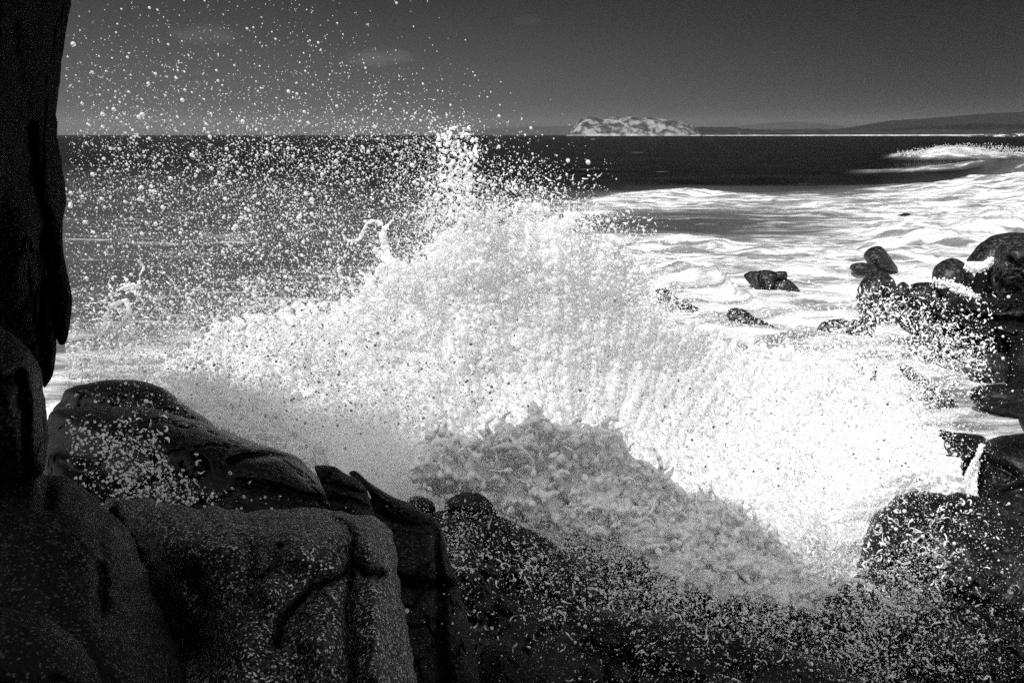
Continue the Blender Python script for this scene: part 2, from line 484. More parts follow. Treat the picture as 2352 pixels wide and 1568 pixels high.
M_ISLAND = land_mat('pale_granite_scrub', [(.42, .025), (.50, .06), (.55, .17), (.75, .27)], .022, .12, 8)
M_BUSH = land_mat('dark_bush', [(.35, .010), (.6, .022), (.70, .06)], .02, .12, 3.5)
M_HILL = land_mat('wooded_hill', [(.3, .02), (.7, .04)], .006)
M_HEAD = land_mat('headland_bush', [(.35, .006), (.6, .014), (.72, .035)], .01, .06, 5)
M_BEACH = land_mat('beach_sand_and_surf', [(.35, .2), (.6, .5)], .02)

land('far_hill', [(1480, 0), (1545, 11), (1600, 15), (1700, 22), (1755, 28), (1800, 29), (1850, 26), (1900, 20), (1940, 12), (2100, 10), (2400, 8), (2600, 0)], 12000, 3000, M_HILL, 'long hazy hill far behind the bay', rough=.06, seed=1)
land('far_low_hill', [(1020, 0), (1080, 9), (1150, 16), (1230, 19), (1300, 20), (1420, 21), (1560, 18), (1640, 0)], 14000, 3000, M_HILL, 'faint low hill on the horizon behind the island', rough=.05, seed=2)
land('headland', [(1780, 0), (1860, 10), (1920, 17), (1960, 24), (2010, 32), (2080, 36), (2130, 40), (2200, 46), (2280, 50), (2352, 54), (2500, 60), (2800, 50), (3100, 30)], 5600, 2600, M_HEAD, 'dark wooded headland rising along the right shore', rough=.1, nu=420, nd=40, seed=3, jag=.04)
land('low_ridge', [(1880, 0), (1940, 6), (2000, 12), (2100, 20), (2200, 26), (2290, 24), (2352, 28), (2600, 36), (3000, 20)], 4900, 600, land_mat('dark_scrub', [(.4, .002), (.6, .006), (.70, .05)], .02), 'nearer dark scrubby ridge in front of the headland at right', rough=.25, nu=360, nd=24, seed=9, jag=.06)
land('bush_shore', [(1500, 0), (1560, 14), (1590, 19), (1660, 17), (1700, 14), (1780, 13), (1850, 15), (1900, 12), (1990, 10), (2100, 14), (2200, 12), (2352, 16), (2600, 14), (3000, 10)], 4600, 500, M_BUSH, 'low dark bushy shore between the island and the headland', rough=.3, nu=420, seed=4, jag=.10)
land('island', [(1298, 0), (1304, 7), (1316, 20), (1326, 34), (1342, 40), (1370, 37), (1400, 41), (1440, 40), (1480, 38), (1530, 34), (1570, 22), (1586, 8), (1592, 0)], 3900, 260, M_ISLAND, 'pale rocky granite island with dark scrub on the horizon', rough=.18, nu=360, nd=60, seed=5, front=.55, jag=.08)
land('beach', [(1588, 0), (1610, 1.2), (1800, 1.6), (2000, 2.2), (2200, 2.6), (2352, 3), (2700, 3)], 4300, 120, M_BEACH, 'thin bright strip of beach and surf along the far bay', rough=.8, nu=500, nd=8, seed=6, jag=.3)
land('reef', [(2140, 0), (2180, 1.5), (2230, 3.5), (2280, 6), (2352, 7.5), (2600, 9)], 2600, 160, land_mat('reef_rock', [(.4, .02), (.55, .05), (.6, .7)], .05), 'low dark reef ringed with surf at the far right shore', rough=.8, nu=260, nd=12, seed=7, jag=.3)

# ------------------------------------------------------------------ rocks
def catmull(pts, n):
    p = np.array(pts, float); m = len(p)
    out = []
    for i in range(m):
        p0, p1, p2, p3 = p[i - 1], p[i], p[(i + 1) % m], p[(i + 2) % m]
        for t in np.linspace(0, 1, 12, endpoint=False):
            out.append(.5 * ((2 * p1) + (-p0 + p2) * t + (2 * p0 - 5 * p1 + 4 * p2 - p3) * t * t + (-p0 + 3 * p1 - 3 * p2 + p3) * t ** 3))
    out = np.array(out); cl = np.vstack([out, out[:1]])
    L = np.concatenate([[0], np.cumsum(np.linalg.norm(np.diff(cl, axis=0), axis=1))])
    s = np.linspace(0, L[-1], n, endpoint=False)
    return np.stack([np.interp(s, L, cl[:, 0]), np.interp(s, L, cl[:, 1])], -1)

def seg_dist(px, py, line):
    best = np.full(px.shape, 1e9)
    for (x0, y0), (x1, y1) in zip(line[:-1], line[1:]):
        dx, dy = x1 - x0, y1 - y0
        t = np.clip(((px - x0) * dx + (py - y0) * dy) / (dx * dx + dy * dy), 0, 1)
        best = np.minimum(best, np.hypot(px - x0 - t * dx, py - y0 - t * dy))
    return best

def boulder(name, outline, d, thick, mat, label, cat='boulder', tilt=(0, 0), centre=None, seg=120, rings=36, back=None,
            lump=.12, lscale=1.6, grooves=(), bulges=(), edge=2.2, crack=1.0, parent=None, group=None, seed=0):
    """A closed, rounded rock: its outline at distance d, swelling `thick` metres towards the sea-watcher and `back` metres away."""
    o2 = catmull(outline, seg)
    size = o2.max(0) - o2.min(0)
    c = np.array(centre if centre else o2.mean(0), float)
    jit = fbm(np.stack([o2[:, 0] / 42., o2[:, 1] / 42., np.full(seg, seed * 3.1 + .5)], -1), 4) * min(size) * .018
    o2 = o2 + (o2 - c) / (np.linalg.norm(o2 - c, axis=1)[:, None] + 1e-6) * jit[:, None]
    r = 1 - (1 - np.linspace(0, 1, rings)) ** 1.0
    r = np.sin(r * math.pi / 2) ** .85                                   # finer towards the rim
    if back is None: back = thick
    def shell(rr, T):
        RR = rr[:, None]
        u = c[0] + (o2[None, :, 0] - c[0]) * RR; v = c[1] + (o2[None, :, 1] - c[1]) * RR
        prof = (1 - RR ** edge) ** .55
        base = d + tilt[0] * (u - c[0]) / 100 + tilt[1] * (v - c[1]) / 100
        dep = base - T * prof
        q = unproject(u, v, dep)
        keep = (1 - RR ** 6)
        n = fbm(q * lscale + seed * 7.7, 5, .5)
        n2 = fbm(q * lscale * 4 + seed, 5, .62)
        n3 = np.abs(fbm(q * lscale * 1.7 + seed * 2.3, 4, .5))
        dep = dep + np.sign(T) * (-lump) * abs(T) * 1.2 * n * keep - np.sign(T) * lump * abs(T) * (.30 * n2 - .75 * crack * np.exp(-(n3 / .035) ** 2) * (n2 > -.1)) * keep
        if T > 0:
            wob = 5 * noise3(np.stack([u / 30., v / 30., u * 0 + seed], -1))
            for (line, depth, w) in grooves:
                s = seg_dist(u + wob, v - wob, line)
                dep = dep + depth * (np.exp(-(s / w) ** 2) + .22 * np.exp(-(s / (w * 2.6)) ** 2)) * keep
            for (bu, bv, ru, rv, h) in bulges:
                dep = dep - h * np.exp(-(((u - bu) / ru) ** 2 + ((v - bv) / rv) ** 2)) * keep
        return unproject(u, v, dep)
    fr = shell(r[1:], thick)
    bk = shell(r[1:-1][::-1], -back)
    cf = shell(np.array([0.0]), thick)[0, :1]; cb = shell(np.array([0.0]), -back)[0, :1]
    body = np.concatenate([fr, bk]).reshape(-1, 3)
    nr = fr.shape[0] + bk.shape[0]
    faces = grid_faces(nr, seg, wrap=True)
    verts = np.vstack([body, cf, cb])
    j = np.arange(seg); j2 = (j + 1) % seg
    ci, cbi = len(body), len(body) + 1
    caps = np.concatenate([np.stack([np.full(seg, ci), j2, j, j], -1), np.stack([np.full(seg, cbi), (nr - 1) * seg + j, (nr - 1) * seg + j2, (nr - 1) * seg + j2], -1)])
    org = verts.mean(0); org[2] = verts[:, 2].min()
    me = bpy.data.meshes.new(name)
    fl = [tuple(f) for f in faces.tolist()] + [tuple(f[:3]) for f in caps.tolist()]
    me.from_pydata((verts - org).tolist(), [], fl)
    me.polygons.foreach_set('use_smooth', np.ones(len(me.polygons), bool))
    import bmesh
    bm = bmesh.new(); bm.from_mesh(me); bmesh.ops.recalc_face_normals(bm, faces=bm.faces); bm.to_mesh(me); bm.free()
    me.update()
    o = link(name, me, mat, parent); o.location = org
    tag(o, label, cat, group)
    return o

G_SHORE = 'boulders standing in the surf on the right'
G_NEAR = 'rocks in the foreground'

# --- tall rock face on the left edge
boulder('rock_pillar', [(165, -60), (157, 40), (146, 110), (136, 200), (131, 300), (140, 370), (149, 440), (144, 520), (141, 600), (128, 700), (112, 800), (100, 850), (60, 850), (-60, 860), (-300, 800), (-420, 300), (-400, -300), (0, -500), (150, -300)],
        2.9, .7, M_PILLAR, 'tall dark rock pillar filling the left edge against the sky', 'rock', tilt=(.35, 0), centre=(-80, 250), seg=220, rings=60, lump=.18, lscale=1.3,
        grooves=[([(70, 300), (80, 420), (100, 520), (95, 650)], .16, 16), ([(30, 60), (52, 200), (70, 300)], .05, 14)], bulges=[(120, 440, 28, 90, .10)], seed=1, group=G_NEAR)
boulder('hanging_rock', [(112, 470), (140, 520), (146, 580), (158, 640), (166, 690), (160, 750), (152, 785), (138, 792), (128, 770), (120, 700), (106, 600)],
        2.75, .13, M_PILLAR, 'smooth drooping lobe of rock hanging at the pillar, its tip over the spray', 'rock', seg=120, rings=24, back=.3, lump=.2, lscale=4, seed=2, group=G_NEAR)
boulder('hanging_rock', [(96, 640), (110, 640), (124, 700), (130, 780), (124, 850), (112, 878), (100, 888), (92, 850), (86, 760)],
        2.72, .1, M_PILLAR, 'narrow lower lobe of rock below the pillar, left of the hanging tip', 'rock', seg=120, rings=24, back=.3, lump=.2, lscale=4, seed=3, group=G_NEAR)
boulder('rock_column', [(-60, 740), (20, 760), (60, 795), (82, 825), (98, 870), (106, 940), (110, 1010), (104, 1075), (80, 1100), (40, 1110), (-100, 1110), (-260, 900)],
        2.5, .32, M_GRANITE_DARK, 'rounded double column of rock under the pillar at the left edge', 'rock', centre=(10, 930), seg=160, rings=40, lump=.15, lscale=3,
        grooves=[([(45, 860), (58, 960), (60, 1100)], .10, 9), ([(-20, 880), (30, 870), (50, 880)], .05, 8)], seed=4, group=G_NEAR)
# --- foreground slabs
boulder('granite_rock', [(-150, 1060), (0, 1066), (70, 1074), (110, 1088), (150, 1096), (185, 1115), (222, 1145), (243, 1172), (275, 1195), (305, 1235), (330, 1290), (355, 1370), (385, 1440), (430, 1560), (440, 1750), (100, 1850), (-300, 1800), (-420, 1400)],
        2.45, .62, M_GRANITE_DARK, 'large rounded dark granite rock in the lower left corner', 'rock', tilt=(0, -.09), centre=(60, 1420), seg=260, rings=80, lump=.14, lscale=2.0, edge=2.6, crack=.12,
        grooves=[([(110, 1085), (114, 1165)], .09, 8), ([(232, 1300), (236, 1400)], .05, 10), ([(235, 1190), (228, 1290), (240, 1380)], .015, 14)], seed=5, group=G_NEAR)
boulder('granite_rock', [(-200, 1400), (0, 1398), (90, 1412), (160, 1452), (215, 1520), (250, 1600), (260, 1750), (0, 1850), (-300, 1800), (-360, 1550)],
        1.75, .22, M_GRANITE_DARK, 'nearest black rock hump cut off by the bottom left corner', 'rock', centre=(-10, 1620), seg=160, rings=40, lump=.14, lscale=3, seed=6, group=G_NEAR)
boulder('granite_rock', [(240, 1158), (280, 1146), (330, 1147), (400, 1158), (455, 1166), (492, 1160), (530, 1170), (590, 1174), (650, 1168), (710, 1164), (765, 1170), (815, 1180), (862, 1190), (892, 1208), (906, 1250), (918, 1320), (926, 1380), (938, 1450), (948, 1520), (960, 1600), (965, 1750), (700, 1850), (400, 1850), (300, 1700), (290, 1500), (280, 1330)],
        3.05, .62, M_GRANITE, 'broad pale speckled granite rock face with deep winding clefts', 'rock', tilt=(-.02, -.17), centre=(620, 1400), seg=380, rings=130, lump=.13, lscale=2.4, edge=3.4, crack=.08,
        grooves=[([(768, 1190), (800, 1212), (814, 1232), (810, 1292), (790, 1318), (745, 1336), (712, 1352), (690, 1378), (665, 1405), (642, 1440), (636, 1480)], .17, 8),
                 ([(812, 1296), (838, 1316), (872, 1318)], .16, 6.5), ([(808, 1320), (800, 1400), (806, 1480), (812, 1568)], .17, 9),
                 ([(572, 1250), (582, 1290), (578, 1350), (560, 1410)], .05, 8), ([(262, 1185), (315, 1270), (370, 1370), (430, 1500)], .5, 30), ([(880, 1320), (860, 1325), (830, 1318)], .12, 9), ([(440, 1330), (470, 1400), (455, 1480)], .16, 26), ([(645, 1255), (636, 1300), (600, 1330)], .07, 9),
                 ([(430, 1400), (420, 1480), (450, 1568)], .08, 40), ([(725, 1370), (745, 1345), (758, 1350)], .05, 7), ([(700, 1500), (690, 1568)], .05, 20)],
        bulges=[(848, 1250, 26, 42, .20), (868, 1440, 30, 120, .17), (748, 1356, 11, 12, .08), (690, 1250, 70, 55, .15), (500, 1245, 60, 50, .10), (620, 1350, 32, 50, .12), (730, 1480, 45, 70, .12), (560, 1480, 40, 60, .07), (860, 1540, 40, 30, .08)], seed=7, group=G_NEAR)
# --- middle rocks behind the slabs
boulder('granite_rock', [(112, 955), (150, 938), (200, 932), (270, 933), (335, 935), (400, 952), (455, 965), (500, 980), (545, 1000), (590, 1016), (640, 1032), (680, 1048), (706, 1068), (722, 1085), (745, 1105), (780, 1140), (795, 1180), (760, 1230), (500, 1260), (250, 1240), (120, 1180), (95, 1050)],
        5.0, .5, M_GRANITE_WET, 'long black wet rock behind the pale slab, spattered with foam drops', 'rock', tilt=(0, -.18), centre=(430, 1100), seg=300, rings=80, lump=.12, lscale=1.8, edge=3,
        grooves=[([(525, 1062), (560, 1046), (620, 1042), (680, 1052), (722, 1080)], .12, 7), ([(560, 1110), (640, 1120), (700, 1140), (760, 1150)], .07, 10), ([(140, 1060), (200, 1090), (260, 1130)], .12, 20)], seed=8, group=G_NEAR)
boulder('granite_rock', [(120, 950), (140, 920), (152, 895), (200, 880), (250, 871), (320, 874), (352, 882), (380, 893), (420, 925), (450, 945), (490, 975), (480, 1020), (300, 1060), (140, 1030)],
        6.0, .4, M_GRANITE_WET, 'black rounded rock hump below the white foam at left', 'rock', seg=160, rings=40, lump=.14, seed=9, group=G_NEAR)
boulder('rock_block', [(722, 1072), (740, 1068), (768, 1072), (790, 1085), (820, 1100), (842, 1125), (852, 1155), (862, 1190), (880, 1220), (820, 1240), (770, 1200), (755, 1150), (735, 1105)],
        4.4, .2, M_GRANITE_DARK, 'cracked rock block wedged between the wet rock and the ridge', 'rock', seg=160, rings=40, lump=.2, lscale=3,
        grooves=[([(740, 1110), (790, 1118), (850, 1140)], .06, 6), ([(760, 1150), (810, 1150), (860, 1170)], .06, 6), ([(760, 1072), (752, 1100)], .05, 5)], seed=10, group=G_NEAR)
boulder('rock_ridge', [(801, 1086), (812, 1080), (824, 1086), (850, 1108), (895, 1136), (945, 1158), (975, 1175), (1000, 1190), (1012, 1215), (980, 1230), (920, 1215), (880, 1195), (858, 1165), (846, 1130), (815, 1100)],
        4.7, .16, M_GRANITE_DARK, 'narrow sloping rock ridge ending in a pointed knob', 'rock', seg=180, rings=30, lump=.2, lscale=4, centre=(920, 1180), seed=11, group=G_NEAR)
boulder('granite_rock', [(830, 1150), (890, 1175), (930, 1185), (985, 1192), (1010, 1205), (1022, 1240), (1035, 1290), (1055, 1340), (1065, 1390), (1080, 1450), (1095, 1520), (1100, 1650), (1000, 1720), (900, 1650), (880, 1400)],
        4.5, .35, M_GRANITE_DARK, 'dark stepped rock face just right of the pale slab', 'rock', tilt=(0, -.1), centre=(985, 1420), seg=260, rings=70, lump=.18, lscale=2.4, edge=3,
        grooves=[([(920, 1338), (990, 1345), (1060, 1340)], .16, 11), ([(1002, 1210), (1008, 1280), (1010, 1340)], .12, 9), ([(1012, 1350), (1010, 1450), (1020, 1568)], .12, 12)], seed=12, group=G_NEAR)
boulder('granite_rock', [(935, 1155), (942, 1142), (962, 1138), (985, 1146), (1000, 1165), (990, 1190), (950, 1190)], 6.6, .15, M_GRANITE_WET, 'small black rock knob behind the end of the ridge', 'rock', seg=60, rings=16, seed=13, group=G_NEAR)
boulder('granite_rock', [(1020, 1160), (1040, 1140), (1065, 1130), (1100, 1132), (1125, 1150), (1140, 1180), (1110, 1210), (1040, 1210)], 6.8, .2, M_GRANITE_WET, 'black rounded knob at the foot of the grey wave', 'rock', seg=70, rings=18, seed=14, group=G_NEAR)
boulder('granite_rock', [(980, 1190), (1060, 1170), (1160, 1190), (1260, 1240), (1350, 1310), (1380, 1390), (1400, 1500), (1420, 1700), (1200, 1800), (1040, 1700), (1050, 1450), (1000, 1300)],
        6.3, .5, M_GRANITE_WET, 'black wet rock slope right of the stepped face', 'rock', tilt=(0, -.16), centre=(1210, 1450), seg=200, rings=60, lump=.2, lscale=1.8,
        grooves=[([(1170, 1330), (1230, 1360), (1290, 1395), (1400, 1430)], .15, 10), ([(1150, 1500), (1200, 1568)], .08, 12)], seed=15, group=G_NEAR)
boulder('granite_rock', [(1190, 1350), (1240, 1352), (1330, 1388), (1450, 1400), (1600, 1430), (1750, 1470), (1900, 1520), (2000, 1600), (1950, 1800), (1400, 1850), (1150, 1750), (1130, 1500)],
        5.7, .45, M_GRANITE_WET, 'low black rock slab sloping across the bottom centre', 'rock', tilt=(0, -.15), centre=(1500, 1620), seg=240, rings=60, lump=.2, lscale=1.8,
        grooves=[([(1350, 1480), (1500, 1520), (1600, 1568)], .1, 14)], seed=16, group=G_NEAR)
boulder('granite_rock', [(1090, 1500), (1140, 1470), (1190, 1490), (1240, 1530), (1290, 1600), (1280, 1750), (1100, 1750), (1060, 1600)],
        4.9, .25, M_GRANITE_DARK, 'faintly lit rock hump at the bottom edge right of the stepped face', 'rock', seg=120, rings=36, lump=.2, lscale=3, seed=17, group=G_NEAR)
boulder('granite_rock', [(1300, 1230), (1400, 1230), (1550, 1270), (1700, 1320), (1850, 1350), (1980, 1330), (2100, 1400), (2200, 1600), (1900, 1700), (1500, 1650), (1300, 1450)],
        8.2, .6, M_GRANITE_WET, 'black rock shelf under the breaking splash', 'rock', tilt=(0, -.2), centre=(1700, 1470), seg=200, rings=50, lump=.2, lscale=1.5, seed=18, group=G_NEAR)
boulder('granite_rock', [(1992, 1215), (2005, 1188), (2030, 1165), (2060, 1142), (2090, 1126), (2120, 1124), (2150, 1132), (2178, 1136), (2205, 1130), (2235, 1138), (2270, 1150), (2352, 1182), (2500, 1220), (2700, 1400), (2650, 1700), (2300, 1750), (2000, 1700), (1950, 1500), (1960, 1330), (1980, 1265)],
        7.9, .8, M_GRANITE_WET, 'big black rounded rock in the lower right corner speckled with drops', 'rock', tilt=(0, -.12), centre=(2270, 1450), seg=300, rings=80, lump=.12, lscale=1.4, edge=2.8,
        grooves=[([(2050, 1300), (2200, 1380), (2352, 1450)], .15, 22), ([(2180, 1140), (2200, 1200), (2260, 1260)], .06, 14)], seed=19, group=G_NEAR)
# --- shore rocks on the right
def shore(o, d, T, label, seed, **k):
    k.setdefault('mat', M_GRANITE_FAR)
    m = k.pop('mat')
    boulder('boulder', o, d, T, m, label, 'boulder', seg=k.pop('seg', 90), rings=k.pop('rings', 26), seed=seed, group=G_SHORE, lump=k.pop('lump', .12), lscale=k.pop('lscale', .9), **k)
shore([(2138, 988), (2180, 990), (2225, 996), (2262, 1005), (2258, 1030), (2245, 1070), (2238, 1120), (2240, 1200), (2180, 1220), (2140, 1150), (2110, 1050)], 12.2, .7, 'black rock under the trickle, left side of the little waterfall', 31, mat=M_GRANITE_WET)
shore([(2258, 1020), (2285, 1004), (2330, 998), (2400, 994), (2500, 1000), (2560, 1100), (2450, 1260), (2300, 1230), (2236, 1150), (2240, 1090), (2248, 1050)], 11.6, .9, 'large dark rock right of the little waterfall at the frame edge', 32, mat=M_GRANITE_WET, seg=160, rings=40,
      grooves=[([(2260, 1060), (2300, 1075), (2330, 1090)], .12, 8), ([(2290, 1140), (2340, 1120), (2380, 1130)], .1, 12)])
shore([(2228, 908), (2244, 893), (2265, 885), (2300, 881), (2352, 884), (2450, 890), (2500, 930), (2450, 990), (2340, 975), (2270, 950), (2236, 925)], 15.8, .6, 'smooth dark boulder lying beside the foam pool', 33, mat=M_GRANITE_WET)
shore([(2340, 968), (2352, 955), (2400, 945), (2460, 980), (2440, 1010), (2370, 1010)], 14.2, .3, 'small dark rock cut by the right edge above the pool', 34, mat=M_GRANITE_WET)
shore([(2030, 690), (2070, 676), (2120, 686), (2170, 690), (2205, 680), (2260, 684), (2300, 680), (2352, 672), (2500, 690), (2600, 800), (2560, 900), (2352, 890), (2310, 868), (2270, 868), (2235, 850), (2190, 815), (2140, 790), (2080, 760), (2040, 720)],
      19.5, 1.6, 'long jagged black rock mass on the right behind the spray', 35, seg=240, rings=60, lump=.2, tilt=(0, -1.0), centre=(2330, 780), mat=M_GRANITE_WET,
      grooves=[([(2200, 720), (2280, 735), (2352, 740)], .5, 10), ([(2290, 760), (2310, 820), (2300, 860)], .6, 12), ([(2120, 720), (2180, 760), (2240, 780)], .3, 9)])
shore([(2330, 790), (2360, 760), (2450, 770), (2450, 930), (2352, 895), (2310, 880), (2300, 850)], 17.2, .6, 'black rock leaning at the frame edge below the rock mass', 36, mat=M_GRANITE_WET)
shore([(2225, 870), (2232, 835), (2250, 812), (2280, 806), (2310, 815), (2322, 845), (2310, 875), (2260, 880)], 17.0, .5, 'grey rounded boulder at the foot of the black rock mass', 37)
shore([(1966, 690), (1970, 662), (1982, 640), (2000, 624), (2022, 620), (2040, 630), (2055, 645), (2062, 672), (2060, 700), (2030, 730), (1980, 730)], 24.5, .8, 'rounded dark boulder showered with spray, left end of the rock mass', 38)
shore([(2054, 690), (2058, 660), (2070, 648), (2082, 650), (2096, 670), (2100, 700), (2070, 715)], 24.8, .4, 'small pointed boulder squeezed between two larger ones', 39)
shore([(2078, 680), (2086, 660), (2105, 649), (2145, 648), (2170, 652), (2180, 668), (2182, 690), (2160, 715), (2090, 715)], 24, .8, 'flat topped dark boulder on the rock mass', 40)
shore([(2141, 636), (2146, 615), (2162, 600), (2185, 592), (2205, 598), (2222, 612), (2240, 640), (2250, 668), (2262, 690), (2230, 700), (2190, 690), (2150, 670)], 23.5, .8, 'domed boulder with a rush of foam over its foot', 41)
shore([(2219, 600), (2232, 582), (2250, 560), (2275, 543), (2310, 535), (2340, 534), (2380, 545), (2400, 620), (2352, 680), (2290, 670), (2280, 640), (2285, 600), (2250, 596)], 23.5, .9, 'tall black boulder at the back right, partly hidden', 42, centre=(2320, 600))
shore([(2234, 660), (2240, 630), (2256, 608), (2280, 598), (2300, 610), (2310, 660), (2290, 685), (2250, 684)], 22.3, .5, 'black boulder in the gap below the tall one', 43, mat=M_GRANITE_WET)
shore([(2276, 640), (2280, 600), (2292, 568), (2320, 550), (2360, 545), (2430, 560), (2460, 640), (2400, 690), (2352, 680), (2310, 684), (2284, 672)], 21.8, 1.0, 'big grey brown boulder with pitted face at the right edge', 44, seg=140, rings=36,
      grooves=[([(2320, 598), (2340, 612), (2352, 600)], .25, 6), ([(2290, 640), (2305, 660), (2340, 665)], .3, 8)], lump=.2)
shore([(1984, 590), (1992, 574), (2008, 566), (2024, 566), (2036, 578), (2048, 595), (2062, 616), (2058, 628), (2030, 626), (2000, 612)], 32.5, .9, 'triangular dark rock alone in the foam behind the boulders', 45)
shore([(1952, 612), (1965, 604), (1985, 603), (2005, 608), (2015, 620), (1985, 628), (1960, 625)], 31.5, .5, 'low awash rock beside the triangular one', 46)
# --- rock islet in the foam: three blocks
shore([(1708, 634), (1716, 626), (1730, 622), (1748, 624), (1750, 640), (1740, 660), (1725, 655)], 29.5, .35, 'left block of the small rock islet', 47, seg=60, rings=16)
shore([(1724, 640), (1736, 624), (1755, 620), (1775, 622), (1792, 628), (1796, 640), (1785, 665), (1770, 690), (1740, 680)], 29.1, .5, 'middle block of the small rock islet with a vertical crack', 48, grooves=[([(1750, 620), (1746, 640), (1752, 665)], .2, 4)])
shore([(1782, 626), (1790, 622), (1806, 624), (1809, 634), (1804, 642), (1786, 640)], 28.7, .18, 'little rock cap perched on top of the islet', 49, seg=40, rings=12)
shore([(1775, 668), (1780, 648), (1796, 638), (1812, 642), (1824, 652), (1834, 662), (1840, 680), (1800, 690), (1776, 686)], 28.9, .45, 'right rounded block of the small rock islet', 50)
shore([(1506, 668), (1516, 660), (1534, 662), (1542, 672), (1560, 686), (1590, 700), (1605, 712), (1570, 730), (1530, 715), (1512, 690)], 25.8, .5, 'flat dark rock emerging beside the tall splash', 51)
shore([(1668, 722), (1676, 710), (1695, 707), (1716, 714), (1730, 726), (1765, 742), (1800, 766), (1790, 790), (1740, 785), (1690, 750)], 22.3, .55, 'long low dark rock in the surf below the islet', 52)
shore([(1874, 768), (1880, 748), (1898, 736), (1930, 732), (1975, 735), (2005, 738), (2012, 752), (1990, 790), (1930, 800), (1880, 795)], 21.6, .55, 'wide dark rock half buried by spray left of the rock mass', 53)
shore([(2052, 500), (2066, 493), (2080, 489), (2094, 493), (2098, 504), (2096, 514), (2070, 516)], 57, .9, 'lone rock awash far out in the foam', 54, seg=50, rings=14)
shore([(1945, 860), (1952, 840), (1975, 832), (2005, 833), (2015, 850), (2010, 890), (1970, 900)], 16.3, .4, 'rock almost drowned in white spray', 55, seg=60, rings=18)
shore([(2060, 838), (2080, 836), (2110, 855), (2140, 880), (2175, 905), (2200, 930), (2150, 930), (2100, 890)], 16.2, .3, 'narrow sloping rock edge showing through the white water', 56, seg=60, rings=18)

# --- an unseen cliff, added with its crest shaped for the shade: it carries on from the pillar, round behind the camera, and keeps the near rocks in shade
def cliff():
    crest = [(-24, 15), (-14, 14.6), (-11, 14.8), (-9, 15.5), (-7, 15.6), (-5.8, 14.8), (-4.5, 13.9), (-3, 12.9), (-1.5, 11.6), (0, 9.5), (1.5, 6.0), (3, 3.0), (6, 1.0)]
    nx, nz = 140, 60
    xs = np.linspace(-24, 6, nx)
    ch = np.interp(xs, [c[0] for c in crest], [c[1] for c in crest]) + 1.3 * fbm(np.stack([xs * .9, xs * 0, xs * 0 + 4], -1), 5, .6)
    rows = []
    for k, t in enumerate(np.linspace(0, 1, nz)):
        z = -1 + (ch + 1) * t
        y = -3.2 - .9 * (1 - t) * 0 + .9 * fbm(np.stack([xs * .45, z * .45, xs * 0 + 7], -1), 5) * math.sin(math.pi * min(1, t * 1.0)) ** .5
        y = y + np.where(xs < -3, (-3 - xs) * .05, 0)
        rows.append(np.stack([xs, y, z], -1))
    for t in np.linspace(0, 1, 12)[1:]:
        rows.append(np.stack([xs, rows[nz - 1][:, 1] - 5 * t, ch * (1 - t * t) - 1 * t], -1))
    v = np.array(rows)
    me = mesh_from('cliff', v, grid_faces(len(rows), nx))
    o = link('cliff', me, granite('granite_cliff', .15, .25, .5, 40, rough=.7, bump=.5, stain=.4))  # pale, to bounce light back onto the splash
    tag(o, 'high pale granite cliff added unseen behind the viewer, shading the near rocks', 'cliff')
cliff()

# --- the shelf of rock that the near boulders lie on, running down into the water
def shelf():
    xs = np.linspace(-16, 12, 180); ys = np.linspace(-4, 12, 110)
    Y, X = np.meshgrid(ys, xs, indexing='ij')
    z = np.interp(Y, [-4, 0, 3, 4.5, 6, 7.5, 9, 12], [3.2, 3.0, 2.4, 1.55, .68, .12, .02, -1.6])
    z = z + .16 * fbm(np.stack([X * .9, Y * .9, X * 0], -1), 5) - np.clip(X - 5, 0, 9) * .35
    o = link('rock_shelf', mesh_from('rock_shelf', np.stack([X, Y, z], -1), grid_faces(len(ys), len(xs))), M_GRANITE_WET)
    tag(o, 'black wet shelf of rock under the near boulders', kind='structure')
shelf()

# ------------------------------------------------------------------ the splash
def gn_points(o, mat):
    ng = bpy.data.node_groups.new('to_drops', 'GeometryNodeTree')
    ng.interface.new_socket('Geometry', in_out='INPUT', socket_type='NodeSocketGeometry')
    ng.interface.new_socket('Geometry', in_out='OUTPUT', socket_type='NodeSocketGeometry')
    gi, go = ng.nodes.new('NodeGroupInput'), ng.nodes.new('NodeGroupOutput')
    m2p = ng.nodes.new('GeometryNodeMeshToPoints')
    at = ng.nodes.new('GeometryNodeInputNamedAttribute'); at.data_type = 'FLOAT'; at.inputs['Name'].default_value = 'rad'
    sm = ng.nodes.new('GeometryNodeSetMaterial'); sm.inputs['Material'].default_value = mat
    ng.links.new(gi.outputs[0], m2p.inputs['Mesh']); ng.links.new(at.outputs[0], m2p.inputs['Radius'])
    ng.links.new(m2p.outputs[0], sm.inputs[0]); ng.links.new(sm.outputs[0], go.inputs[0])
    md = o.modifiers.new('drops', 'NODES'); md.node_group = ng

def drops(name, pts, rad, mat, label):
    me = mesh_from(name, pts, np.zeros((0, 3)))
    a = me.attributes.new('rad', 'FLOAT', 'POINT'); a.data.foreach_set('value', np.asarray(rad, np.float32))
    o = link(name, me, mat); gn_points(o, mat)
    tag(o, label, kind='stuff')
    return o

